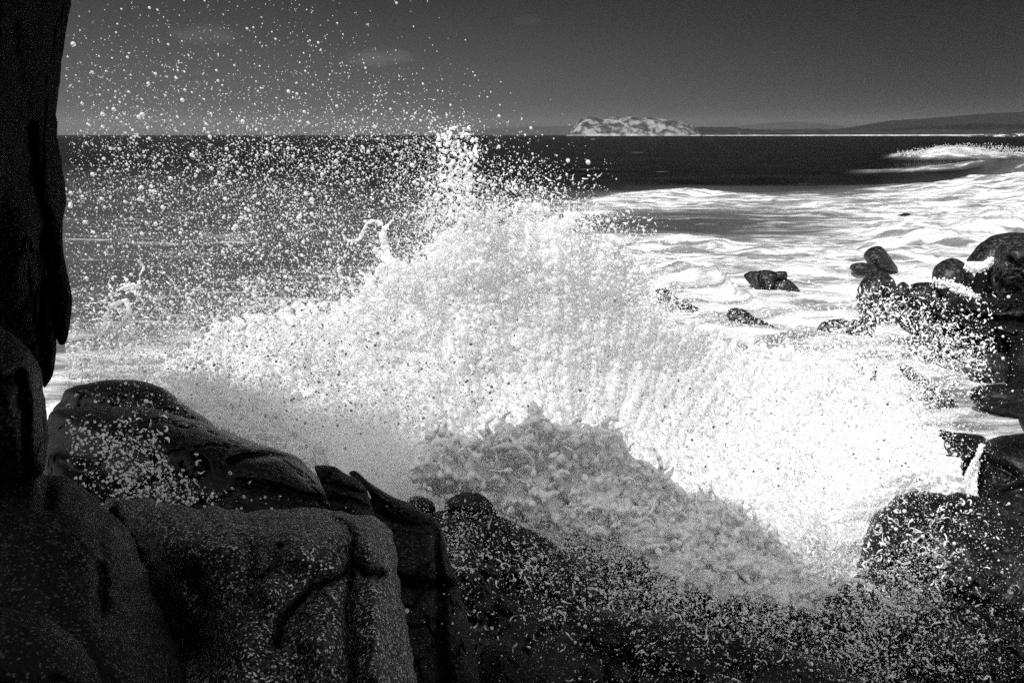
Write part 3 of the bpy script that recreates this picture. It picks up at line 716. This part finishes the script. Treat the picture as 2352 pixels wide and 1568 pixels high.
def blob_mesh(name, pts, rad, voxel, mat, label, disp=0.0, dscale=8.0, thr=.12):
    """Merge many small balls of water into one skin."""
    me = mesh_from(name + '_src', pts, np.zeros((0, 3)))
    a = me.attributes.new('rad', 'FLOAT', 'POINT'); a.data.foreach_set('value', np.asarray(rad, np.float32))
    o = link(name + '_src', me)
    ng = bpy.data.node_groups.new('to_skin', 'GeometryNodeTree')
    ng.interface.new_socket('Geometry', in_out='INPUT', socket_type='NodeSocketGeometry')
    ng.interface.new_socket('Geometry', in_out='OUTPUT', socket_type='NodeSocketGeometry')
    gi, go = ng.nodes.new('NodeGroupInput'), ng.nodes.new('NodeGroupOutput')
    m2p = ng.nodes.new('GeometryNodeMeshToPoints')
    at = ng.nodes.new('GeometryNodeInputNamedAttribute'); at.data_type = 'FLOAT'; at.inputs['Name'].default_value = 'rad'
    p2v = ng.nodes.new('GeometryNodePointsToVolume'); p2v.resolution_mode = 'VOXEL_SIZE'
    p2v.inputs['Voxel Size'].default_value = voxel; p2v.inputs['Density'].default_value = 1.0
    v2m = ng.nodes.new('GeometryNodeVolumeToMesh'); v2m.inputs['Threshold'].default_value = thr
    L = ng.links.new
    L(gi.outputs[0], m2p.inputs['Mesh']); L(at.outputs[0], m2p.inputs['Radius'])
    L(m2p.outputs[0], p2v.inputs['Points']); L(at.outputs[0], p2v.inputs['Radius'])
    L(p2v.outputs[0], v2m.inputs['Volume']); L(v2m.outputs[0], go.inputs[0])
    md = o.modifiers.new('skin', 'NODES'); md.node_group = ng
    dg = bpy.context.evaluated_depsgraph_get()
    res = bpy.data.meshes.new_from_object(o.evaluated_get(dg), depsgraph=dg)
    bpy.data.objects.remove(o)
    n = len(res.vertices)
    co = np.empty(n * 3, np.float32); res.vertices.foreach_get('co', co); co = co.reshape(-1, 3).astype(float)
    if disp and n:
        no = np.empty(n * 3, np.float32); res.vertices.foreach_get('normal', no); no = no.reshape(-1, 3)
        k = fbm(co * dscale, 4, .6, billow=True)
        co = co + no * (disp * k)[:, None]
        res.vertices.foreach_set('co', co.astype(np.float32).ravel())
    res.polygons.foreach_set('use_smooth', np.ones(len(res.polygons), bool))
    res.update(); res.name = name
    print('SKIN', name, n, len(res.polygons))
    res.materials.clear(); res.materials.append(mat)
    o = link(name, res)
    tag(o, label, kind='stuff')
    return o

# share of the picture covered by thrown water, on a coarse grid over the curtain of spray (cells 98 wide)
COV = np.array([
 # 0    1    2    3    4    5    6    7    8    9   10   11   12   13   14   15   16   17   18   19   20   21   22   23
 [  0, .5,  1,  1,  1,  1, 1.5, 1.5, .6,  .2,  0,   0,   0,   0,   0,   0,   0,   0,   0,   0,   0,   0,   0,   0],
 [  0,  2, 3.5, 3,  2,  2,  2,  2,  1.5,  .8,  .3,  0,   0,   0,   0,   0,   0,   0,   0,   0,   0,   0,   0,   0],
 [  0,  3,  6,  6,  5,  4,  4,  5,  5.5,  4.5, 2.5, .8,  .2,  0,   0,   0,   0,   0,   0,   0,   0,   0,   0,   0],
 [  0,  7, 13, 14, 15, 17, 20, 22, 23,  26,  32,   9,  1.2,  .4,  0,   0,   0,   0,   0,   0,   0,   0,   0,   0],
 [  0, 11, 17, 20, 23, 24, 27, 28, 27,  29,  48,  38, 22,  9,   0,   0,   0,   0,   0,   0,   0,   0,   0,   0],
 [  0, 10, 17, 22, 27, 30, 32, 33, 35,  42,  72,  88, 90,  70,  20,  1,   0,   0,   0,   0,   0,   0,   0,   0],
 [  0,  9, 15, 22, 28, 30, 32, 38, 55,  80,  95,  99, 99,  99,  85,  22,  2,   0,   0,   0,   0,   0,   0,   0],
 [  0, 12, 30, 36, 42, 55, 68, 80, 92,  98,  99,  99, 99,  99,  99,  88,  35,  20,  20,  15,  28,  22, 10,  1],
 [0, 65, 65, 70, 72, 85, 90, 95, 98, 99, 99, 99, 99, 99, 99, 99, 90, 88, 90, 85, 80, 62, 38, 3],
 [0, 45, 22, 26, 55, 90, 97, 99, 99, 99, 99, 99, 99, 99, 99, 99, 99, 99, 99, 98, 95, 75, 10, 0],
 [  0, 12, 36, 44, 30, 14, 50, 95, 99,  99,  99,  99, 99,  99,  99,  99,  99,  99,  99,  99,  98,  80, 12,  0],
 [  0,  2, 14, 44, 44, 10,  2,  8, 70,  97,  99,  99, 99,  99,  99,  99,  99,  99,  99,  99,  85,  40,  8,  1],
 [0, 0, 0, 1, 0, 0, 0, 0, 1, 2, 42, 50, 60, 75, 95, 99, 99, 99, 99, 97, 30, 26, 14, 4],
 [0, 0, 0, 0, 0, 0, 0, 0, 0, 2, 5, 9, 20, 22, 45, 75, 92, 95, 96, 76.5, 40.8, 27.2, 15.3, 5.1],
 [0, 0, 0, 0, 0, 0, 0, 0, 0, 0.4, 2.2, 3.6, 5.8, 7.9, 10.1, 18.7, 30.2, 37.4, 36, 37.4, 36, 28.8, 14.4, 5.8],
 [0, 0, 0, 0, 0, 0, 0, 0, 0, 0.2, 0.5, 0.9, 1.9, 3.1, 4.3, 7.4, 9.9, 12.4, 14.9, 18.6, 21.1, 21.1, 13.6, 6.2],
], float) / 100
CU = (np.arange(24) + .5) * 98.0; CV = (np.arange(16) + .5) * 98.0
# distance of that curtain
DU = np.array([0, 300, 650, 1000, 1300, 1600, 1900, 2150, 2352], float)
DV = np.array([0, 400, 700, 850, 1000, 1150, 1250, 1400, 1568], float)
DD = np.array([
 [8.5, 8.5, 9.0, 9.3, 9.6, 10., 12., 15., 15.],
 [8.5, 8.6, 9.0, 9.2, 9.6, 10., 12., 15., 15.],
 [8.4, 8.5, 8.9, 9.2, 9.6, 11., 14., 17., 17.],
 [8.0, 8.0, 8.4, 9.0, 9.6, 11., 12.5, 15.5, 16.],
 [4.0, 4.0, 7.8, 8.6, 9.2, 10.2, 11., 11., 11.],
 [3.9, 3.9, 4.2, 7.6, 8.2, 9.0, 9.6, 7.2, 6.9],
 [3.6, 3.6, 3.8, 5.9, 7.0, 7.6, 8.0, 6.9, 6.6],
 [3.2, 3.2, 3.3, 4.6, 5.3, 5.9, 6.5, 6.5, 6.3],
 [3.0, 3.0, 3.0, 4.1, 4.6, 5.0, 5.8, 6.0, 5.9]])

def in_poly(x, y, poly):
    poly = np.array(poly, float); inside = np.zeros(x.shape, bool)
    x1, y1 = poly[-1]
    for x2, y2 in poly:
        c = ((y1 > y) != (y2 > y)) & (x < (x2 - x1) * (y - y1) / (y2 - y1 + 1e-12) + x1)
        inside ^= c; x1, y1 = x2, y2
    return inside

COV[3:7, 1:9] *= .82
BODY = [(400, 800), (450, 770), (500, 748), (560, 738), (640, 718), (700, 702), (770, 690), (830, 665), (866, 640), (880, 600), (905, 612), (930, 610), (975, 570), (1010, 535), (1060, 510), (1120, 495), (1180, 470), (1230, 475), (1290, 478), (1330, 505), (1360, 540), (1420, 550), (1460, 590), (1485, 640), (1500, 700), (1560, 725), (1640, 745), (1740, 785), (1840, 800), (1940, 815), (2010, 835), (2080, 880), (2125, 945), (2150, 1000), (2185, 1050), (2222, 1125), (2230, 1200), (2060, 1240), (2010, 1330), (1960, 1365), (1850, 1370), (1700, 1340), (1500, 1260), (1400, 1215), (1250, 1160), (1120, 1125), (1000, 1160), (900, 1150), (780, 1130), (640, 1100), (480, 1010), (370, 970), (320, 890)]
WAVE = [(948, 1095), (958, 1050), (985, 1010), (1015, 990), (1060, 1005), (1110, 1012), (1130, 1000), (1160, 985), (1200, 976), (1222, 965), (1230, 938), (1238, 942), (1250, 975), (1300, 986), (1380, 992), (1420, 1008), (1438, 1040), (1500, 1080), (1560, 1115), (1650, 1140), (1760, 1200), (1850, 1290), (1900, 1350), (1860, 1395), (1700, 1375), (1560, 1340), (1480, 1275), (1400, 1235), (1250, 1205), (1130, 1165), (1000, 1130)]

def pick(n, u0, u1, v0, v1, poly, ragged=18, seed=0):
    out_u, out_v = [], []
    got = 0
    while got < n:
        u = rng.uniform(u0, u1, n * 2); v = rng.uniform(v0, v1, n * 2)
        q = np.stack([u / 60, v / 60, np.full_like(u, seed)], -1)
        q2 = np.stack([u / 14, v / 14, np.full_like(u, seed + 5)], -1)
        du = ragged * noise3(q) + ragged * .6 * noise3(q2); dv = ragged * noise3(q + 40) + ragged * .6 * noise3(q2 + 40)
        k = in_poly(u + du, v + dv, poly)
        out_u.append(u[k]); out_v.append(v[k]); got += k.sum()
    return np.concatenate(out_u)[:n], np.concatenate(out_v)[:n]

def cover(u, v): return bilerp(CU, CV, COV, u, v)
def cdist(u, v): return bilerp(DU, DV, DD, u, v)

# --- main body: a thick lumpy wall of foam
n = 110000
u, v = pick(n, 330, 2240, 460, 1380, BODY, 22, 1)
d = cdist(u, v)
cu_, cv_ = u - 1330, 1330 - v
ang_, rr_ = np.arctan2(cv_, cu_), np.hypot(cu_, cv_)
streak = fbm(np.stack([ang_ * 16, rr_ / 190, np.full(n, 6.)], -1), 4, .6) + .5 * fbm(np.stack([ang_ * 45, rr_ / 90, np.full(n, 16.)], -1), 3, .6)
lum = .22 * streak + fbm(np.stack([u / 170, v / 170, np.zeros(n)], -1), 4, .5) * .32
th = rng.normal(0, .028, n) + .05 * fbm(np.stack([u / 26, v / 40, np.full(n, 3.)], -1), 4, .7)
# rough streams: gather the balls along strings
str_n = fbm(np.stack([u / 50, v / 50, d * 1.2 + th], -1), 3, ridge=True)
near_rim = ~(in_poly(u, v - 40, BODY) & in_poly(u - 32, v, BODY) & in_poly(u + 32, v, BODY))
tornv = fbm(np.stack([u / 20, v / 20, np.full(n, 21.)], -1), 4, .65)
keep = (str_n + rng.uniform(-.5, .9, n) > -.15) & (~near_rim | (tornv > .04) | (v > 1000)) 
d = np.where(u < 760, np.maximum(d, 7.9), d); wr = smooth01(u, 1780, 1990); d = d * (1 - wr) + np.maximum(d, 9.3) * wr + .35 + lum * .8 + th
rad = np.exp(rng.normal(math.log(.026), .2, n)).clip(.014, .045)
u, v, d, rad = u[keep], v[keep], d[keep], rad[keep]
blob_mesh('wave_splash', unproject(u, v, d), rad, .019, M_SPLASH, 'huge white wall of foam from a wave bursting against the rocks', disp=.004, dscale=16)

# --- near grey wave in front of it, full of holes and ropes of water
n = 30000
u, v = pick(n, 940, 1910, 930, 1400, WAVE, 16, 4)
hole = fbm(np.stack([u / 42, v / 36, np.full(n, 2.)], -1), 4, .6)
rope = fbm(np.stack([u / 26, v / 26, np.full(n, 12.)], -1), 3, ridge=True)
keep = (hole > -.22) | (rope > .18)
u, v, rope = u[keep], v[keep], rope[keep]; n = len(u)
d = np.interp(u, [950, 1250, 1500, 1900], [7.3, 7.2, 7.4, 7.8]) + np.interp(v, [930, 1150, 1400], [.2, 0, -.9])
d = d + .5 * fbm(np.stack([u / 110, v / 80, np.full(n, 5.)], -1), 4) - .20 * rope + .12 * fbm(np.stack([u / 30, v / 22, np.full(n, 15.)], -1), 4, .6) + rng.normal(0, .03, n)
thin = smooth01(u, 1450, 1700)
keep = rng.random(n) > .55 * thin
u, v, d = u[keep], v[keep], d[keep]; n = len(u)
rad = np.exp(rng.normal(math.log(.022), .25, n)).clip(.012, .04)
LP, LR = [unproject(u, v, d + .06)], [rad]
ru, rv = pick(260, 940, 1910, 940, 1400, WAVE, 30, 8)
for k in range(260):
    L = rng.uniform(14, 60); m = int(L / 1.7) + 3
    a0 = math.atan2(rv[k] - 1330, ru[k] - 1330) + rng.normal(0, 1.1)
    a = a0 + np.cumsum(rng.normal(0, .10, m) + rng.normal(0, .07))
    q = np.stack([ru[k] + np.cumsum(np.cos(a)) * 1.7, rv[k] + np.cumsum(np.sin(a)) * 1.7], -1)
    t = np.linspace(0, 1, m)
    r_ = rng.uniform(3.4, 10) * (1 - .75 * t) * (1 + .5 * noise3(np.stack([t * 7, t * 0 + k, t * 0], -1))) + .8
    d0 = np.interp(ru[k], [950, 1250, 1500, 1900], [7.3, 7.2, 7.4, 7.8]) + np.interp(rv[k], [930, 1150, 1400], [.2, 0, -.9])
    dd = d0 - rng.uniform(.02, .30) + .12 * noise3(np.stack([t * 3, t * 0 + k, t * 0 + 4], -1))
    LP.append(unproject(q[:, 0], q[:, 1], dd)); LR.append(r_ * dd / FPX)
LP, LR = np.vstack(LP), np.concatenate(LR)
blob_mesh('wave_lip', LP, LR, .0105, M_LIP, 'grey shaded wave of ropy foam with a ragged lip rearing in front of the white splash', disp=.0015, dscale=20)

# --- ropes and tendrils thrown from the edges
def tendril(path, r0, r1, d, step=1.2):
    p = np.array(path, float)
    m = max(4, int(np.sum(np.linalg.norm(np.diff(p, axis=0), axis=1)) / step))
    t = np.linspace(0, len(p) - 1, m)
    i = np.clip(t.astype(int), 0, len(p) - 2); f = t - i
    pm, pp = p[np.maximum(i - 1, 0)], p[np.minimum(i + 2, len(p) - 1)]
    a, b = p[i], p[i + 1]; f = f[:, None]
    q = .5 * (2 * a + (b - pm) * f + (2 * pm - 5 * a + 4 * b - pp) * f ** 2 + (3 * a - 3 * b + pp - pm) * f ** 3)
    q = q + 1.6 * np.stack([noise3(np.stack([q[:, 0] / 7, q[:, 1] / 7, q[:, 0] * 0 + 1], -1)), noise3(np.stack([q[:, 0] / 7, q[:, 1] / 7, q[:, 0] * 0 + 9], -1))], -1)
    r = np.interp(t, [0, len(p) - 1], [r0, r1]) * (1 + .45 * noise3(np.stack([t * 2.3, t * 0, t * 0 + r0], -1)))
    dd = d + .1 * noise3(np.stack([t * .8, t * 0 + d, t * 0], -1))
    return unproject(q[:, 0], q[:, 1], dd), r / FPX * d

TEN = [
 ([(912, 612), (895, 590), (882, 560), (878, 535), (888, 520), (902, 506)], 11, 3.5, 9.0),
 ([(884, 545), (880, 520), (866, 508), (848, 510), (836, 525), (826, 548), (812, 552), (800, 552), (786, 538)], 4.5, 3.2, 9.0),
 ([(905, 615), (890, 600), (872, 585), (862, 575)], 14, 6, 9.0), ([(930, 612), (905, 600), (885, 575)], 12, 5, 9.0),
 ([(890, 690), (878, 686), (850, 690), (830, 680), (812, 672), (806, 650), (800, 640), (784, 636), (776, 622), (782, 612)], 6, 2.5, 8.9),
 ([(860, 640), (840, 632), (826, 622)], 4, 2.2, 8.9),
 ([(320, 650), (322, 630), (330, 614), (320, 600), (312, 594)], 3.4, 2, 7.6),
 ([(322, 660), (300, 656), (280, 662), (262, 674), (250, 680)], 4, 4, 7.6), ([(305, 655), (312, 675), (320, 690)], 4, 2.5, 7.6),
 ([(290, 690), (262, 700), (246, 720), (240, 745), (228, 760), (228, 775), (240, 790), (258, 800)], 6, 4, 7.6),
 ([(290, 690), (296, 720), (280, 745), (262, 760), (244, 756)], 7, 5, 7.6), ([(280, 760), (272, 785), (258, 800)], 4, 4, 7.6),
 ([(1240, 985), (1240, 965), (1232, 950), (1231, 936)], 9, 1.2, 7.1), ([(1300, 987), (1340, 993), (1390, 992), (1425, 1005), (1440, 1035)], 4, 4, 7.1),
 ([(1140, 1010), (1165, 990), (1200, 978), (1225, 968)], 5, 5, 7.0), ([(1130, 1030), (1160, 1022), (1200, 1030), (1222, 1060), (1226, 1090)], 6, 7, 6.95), ([(1020, 1010), (1050, 1040), (1080, 1080)], 6, 8, 7.0),
 ([(1930, 1340), (1965, 1330), (2005, 1350), (2040, 1385), (2075, 1395)], 6, 5, 6.7), ([(1962, 1330), (1966, 1370), (1990, 1395)], 6, 3, 6.7), ([(1880, 1340), (1905, 1360), (1930, 1340)], 8, 7, 6.7),
 ([(1600, 1270), (1650, 1290), (1680, 1310)], 8, 9, 7.0), ([(1620, 1265), (1590, 1262)], 5, 3, 7.0), ([(1900, 1170), (1950, 1165), (1990, 1180)], 3, 4, 7.4), ([(1880, 1210), (1915, 1195), (1950, 1205)], 4, 5, 7.3),
 ([(1170, 1425), (1180, 1415), (1200, 1412), (1205, 1425)], 2.2, 2, 5.0), ([(1238, 1425), (1246, 1417), (1256, 1420)], 2.2, 2.2, 5.0), ([(1272, 1412), (1282, 1402), (1292, 1410)], 4, 3, 5.0),
 ([(2315, 1360), (2322, 1345), (2338, 1345), (2342, 1355)], 2.2, 1.6, 6.2), ([(2316, 1362), (2326, 1360)], 5, 4, 6.2),
]
TP, TR = [], []
for (path, r0, r1, dd) in TEN:
    a, b = tendril(path, r0, r1, dd); TP.append(a); TR.append(b)
TP, TR = np.vstack(TP), np.concatenate(TR)
blob_mesh('water_tendrils', TP, TR * .8 * np.clip(1 + .5 * noise3(TP * 9) + .9 * noise3(TP * 24), .12, 2), .006, M_SPLASH, 'twisting ropes of white water thrown out from the splash edges', thr=.1)

# small curled shreds where the water breaks up
def shreds(n, region, seed, rpx=(1.4, 3.2), length=(6, 26), anyway=False):
    P_, R_ = [], []
    r = np.random.default_rng(seed)
    got = 0
    while got < n:
        u0, v0 = r.uniform(region[0], region[1]), r.uniform(region[2], region[3])
        c = float(cover(np.array(u0), np.array(v0)))
        if r.random() > min(1, 4 * c * (1.02 - c)) or (c > .85 and r.random() < .8):
            if not anyway: continue
        got += 1
        L = r.uniform(*length); m = int(L / 1.1) + 2
        ang = r.uniform(0, 2 * math.pi); curl = r.normal(0, .14)
        a = ang + np.cumsum(np.full(m, curl) + r.normal(0, .12, m))
        q = np.stack([u0 + np.cumsum(np.cos(a)) * 1.1, v0 + np.cumsum(np.sin(a)) * 1.1], -1)
        rr = r.uniform(*rpx) * (.55 + .45 * np.abs(np.sin(np.linspace(0, math.pi * r.uniform(.8, 2.5), m)))) * np.linspace(1.3, .35, m) 
        dd = float(cdist(np.array(u0), np.array(v0))) + r.normal(-.1, .35)
        P_.append(unproject(q[:, 0], q[:, 1], dd + np.linspace(0, r.normal(0, .05), m))); R_.append(rr / FPX * dd)
    return np.vstack(P_), np.concatenate(R_)
a5 = shreds(150, (230, 640, 960, 1150), 25, (1.2, 3.6), (4, 20))
a6 = shreds(230, (1010, 1095, 290, 500), 26, (1.4, 4.2), (3, 16))
a7 = shreds(900, (1400, 2040, 990, 1440), 27, (.7, 2.8), (3, 24), True)
a8 = shreds(150, (225, 335, 640, 860), 28, (1.0, 2.8), (3, 16), True)
a1 = shreds(900, (950, 2300, 1100, 1560), 21, (.9, 2.6), (4, 26))
a2 = shreds(800, (960, 1560, 400, 720), 22, (.9, 2.2), (4, 14))
a3 = shreds(400, (150, 960, 640, 960), 23, (.9, 2.2), (4, 14))
a4 = shreds(700, (1900, 2300, 660, 900), 24, (1.0, 2.2), (4, 14))
SPt = np.vstack([a[0] for a in (a1, a2, a3, a4, a5, a6, a7, a8)]); SR = np.concatenate([a[1] for a in (a1, a2, a3, a4, a5, a6, a7, a8)])
drops('foam_shreds', SPt, SR, M_DROPS, 'small curled shreds of foam breaking off the splash')

# --- drops: far more than anybody could count
def spray(name, n_cells, seed, med, sig, share, label, dshift=0.0, dsig=.8, region=None, rmax=4.6, cap=2.6, mat=M_DROPS, clump=.55, core=.8, inside=.35):
    """Fill the curtain so that drops cover `share` of the wanted coverage."""
    r = np.random.default_rng(seed)
    step = 14.0
    U0, V0 = np.meshgrid(np.arange(150, 2352, step), np.arange(-14, 1568, step))
    U0, V0 = U0.ravel(), V0.ravel()
    c = cover(U0 + step / 2, V0 + step / 2)
    if region is not None: c = c * region(U0, V0)
    c = c * (1 - core * smooth01(c, .80, .97) * np.where(U0 < 1000, .45, 1.0)) * np.where(in_poly(U0, V0 - 45, BODY) & in_poly(U0 - 35, V0 - 10, BODY) & in_poly(U0 + 35, V0 - 10, BODY), np.where(U0 < 1000, np.maximum(inside, .75), inside), 1.0)
    cl = fbm(np.stack([U0 / 46, V0 / 46, np.full_like(U0, seed)], -1), 3)
    cl2 = fbm(np.stack([U0 / 120, V0 / 90, np.full_like(U0, 77.)], -1), 3)
    c = np.clip(c * np.exp(clump * 1.6 * cl + np.where(V0 > 1150, 1.5, .7) * cl2), 0, .96) * share
    tau = np.minimum(-np.log(1 - np.clip(c, 0, .985)), cap)
    area = math.pi * med ** 2 * math.exp(2 * sig ** 2)
    lam = tau * step * step / area
    cnt = r.poisson(lam)
    idx = np.repeat(np.arange(len(U0)), cnt); m = len(idx)
    u = U0[idx] + r.uniform(0, step, m); v = V0[idx] + r.uniform(0, step, m)
    d = cdist(u, v) + dshift + r.normal(0, dsig, m) * (cdist(u, v) / 9)
    rad = np.clip(med * np.exp(r.normal(0, sig, m)), .5, rmax) * cdist(u, v) / FPX
    d = np.maximum(d, 2.4)
    print('DROPS', name, m)
    return drops(name, unproject(u, v, d), rad, mat, label)
lowleft = lambda u, v: np.where((u < 760) & (v > 890 + (u - 130) * .28), 1., 0.)
rest = lambda u, v: 1 - lowleft(u, v)
spray('spray_mist', 0, 31, .72, .42, .5, 'fine mist of white spray hanging over sea and sky', dsig=.9, region=rest, core=.35, inside=.7)
spray('spray_drops', 0, 32, 1.1, .55, .42, 'white water drops flying from the burst wave', dsig=.7, region=rest)
spray('spray_large_drops', 0, 33, 2.3, .35, .05, 'larger round drops scattered through the spray', dshift=-.3, dsig=.6, region=rest)
spray('spray_near_drops', 0, 34, 1.25, .65, .9, 'foam drops flung in front of the black wet rock', dshift=0, dsig=.12, region=lowleft, rmax=3.8)
# drops close to the viewer, shade put into their darker colour
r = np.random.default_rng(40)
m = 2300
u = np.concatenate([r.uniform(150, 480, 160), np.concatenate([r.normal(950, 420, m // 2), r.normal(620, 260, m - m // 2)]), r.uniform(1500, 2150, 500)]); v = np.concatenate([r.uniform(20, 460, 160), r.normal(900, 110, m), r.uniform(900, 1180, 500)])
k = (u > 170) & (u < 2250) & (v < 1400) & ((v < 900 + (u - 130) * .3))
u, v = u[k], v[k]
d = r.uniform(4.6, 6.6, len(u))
drops('shaded_drops', unproject(u, v, d), np.clip(np.exp(r.normal(math.log(1.15), .45, len(u))), .7, 4) * d / FPX, foam_mat('shaded_water_drops', .35, .15, spec=.5), 'water drops flying near the viewer, coloured darker to look shaded')

# --- spindrift torn from the far breaker
r = np.random.default_rng(50)
m = 2600
bx = r.uniform(63, 100, m); by = 168 + r.normal(0, 2.2, m) - 5
hb = np.interp(bx, [50, 60, 68, 76, 86, 100], [.3, 1.2, 2.3, 2.5, 1.9, 1.6]) * (1 + .3 * noise3(np.stack([bx * .5, bx * 0, bx * 0 + 2], -1)))
drops('breaker_spray', np.stack([bx, by, hb * r.uniform(.55, 1.12, m) + r.exponential(.12, m)], -1), r.uniform(.02, .07, m), M_DROPS, 'spindrift blown off the crest of the far breaking wave at right')

# --- little waterfall and foam licking over rocks on the right
def stream(paths, n, w, d, label, name):
    P_, R_ = [], []
    r = np.random.default_rng(len(paths) + n)
    for path, ww in zip(paths, w):
        p = np.array(path, float)
        t = r.uniform(0, len(p) - 1, n); i = np.minimum(t.astype(int), len(p) - 2); f = (t - i)[:, None]
        q = p[i] * (1 - f) + p[i + 1] * f
        width = np.interp(t, [0, len(p) - 1], ww)
        q = q + r.normal(0, 1, q.shape) * width[:, None] * np.array([1, .7])
        dd = np.interp(t, [0, len(p) - 1], d) + r.normal(0, .06, n)
        P_.append(unproject(q[:, 0], q[:, 1], dd)); R_.append(r.uniform(1.2, 2.8, n) * dd / FPX)
    drops(name, np.vstack(P_), np.concatenate(R_), M_DROPS, label)
stream([[(2256, 1020), (2248, 1045), (2232, 1070), (2222, 1095), (2215, 1130)], [(2245, 1060), (2236, 1100), (2232, 1140)]], 900, [(2, 4), (2, 5)], (11.0, 10.4), 'thin white waterfall running down between two dark rocks', 'waterfall')
stream([[(2150, 992), (2200, 1000), (2250, 1012), (2262, 1010), (2300, 998), (2360, 992)], [(2222, 612), (2250, 618), (2270, 608), (2276, 596)], [(2150, 640), (2190, 650), (2230, 670), (2245, 690)], [(1985, 600), (2010, 612), (2040, 622), (2066, 640)]], 2600, [(3, 3), (6, 5), (8, 6), (4, 5)], (12.0, 12.0), 'foam spilling over the rim of the pool', 'pool_foam') if False else None
stream([[(2222, 612), (2250, 618), (2270, 608), (2276, 596)], [(2150, 645), (2190, 655), (2225, 675), (2245, 692)]], 500, [(6, 4), (8, 6)], (21.6, 21.6), 'white foam rushing between the big right boulders', 'rushing_foam')

# ------------------------------------------------------------------ sea air
hv, hn = bpy.data.materials.new('sea_air'), None
hv.use_nodes = True; hv.node_tree.nodes.clear()
ho = hv.node_tree.nodes.new('ShaderNodeOutputMaterial'); pv = hv.node_tree.nodes.new('ShaderNodeVolumePrincipled')
pv.inputs['Color'].default_value = (.9, .9, .9, 1); pv.inputs['Density'].default_value = HAZE; pv.inputs['Anisotropy'].default_value = .35
hv.node_tree.links.new(pv.outputs[0], ho.inputs['Volume'])
X0, X1, Y0, Y1, Z0, Z1 = -60000, 60000, -40, 30000, -12, 420
hme = bpy.data.meshes.new('haze')
hme.from_pydata([(x, y, z) for x in (X0, X1) for y in (Y0, Y1) for z in (Z0, Z1)], [], [(0, 1, 3, 2), (4, 6, 7, 5), (0, 4, 5, 1), (2, 3, 7, 6), (0, 2, 6, 4), (1, 5, 7, 3)])
tag(link('haze', hme, hv), 'thin sea haze softening the far hills', kind='stuff')
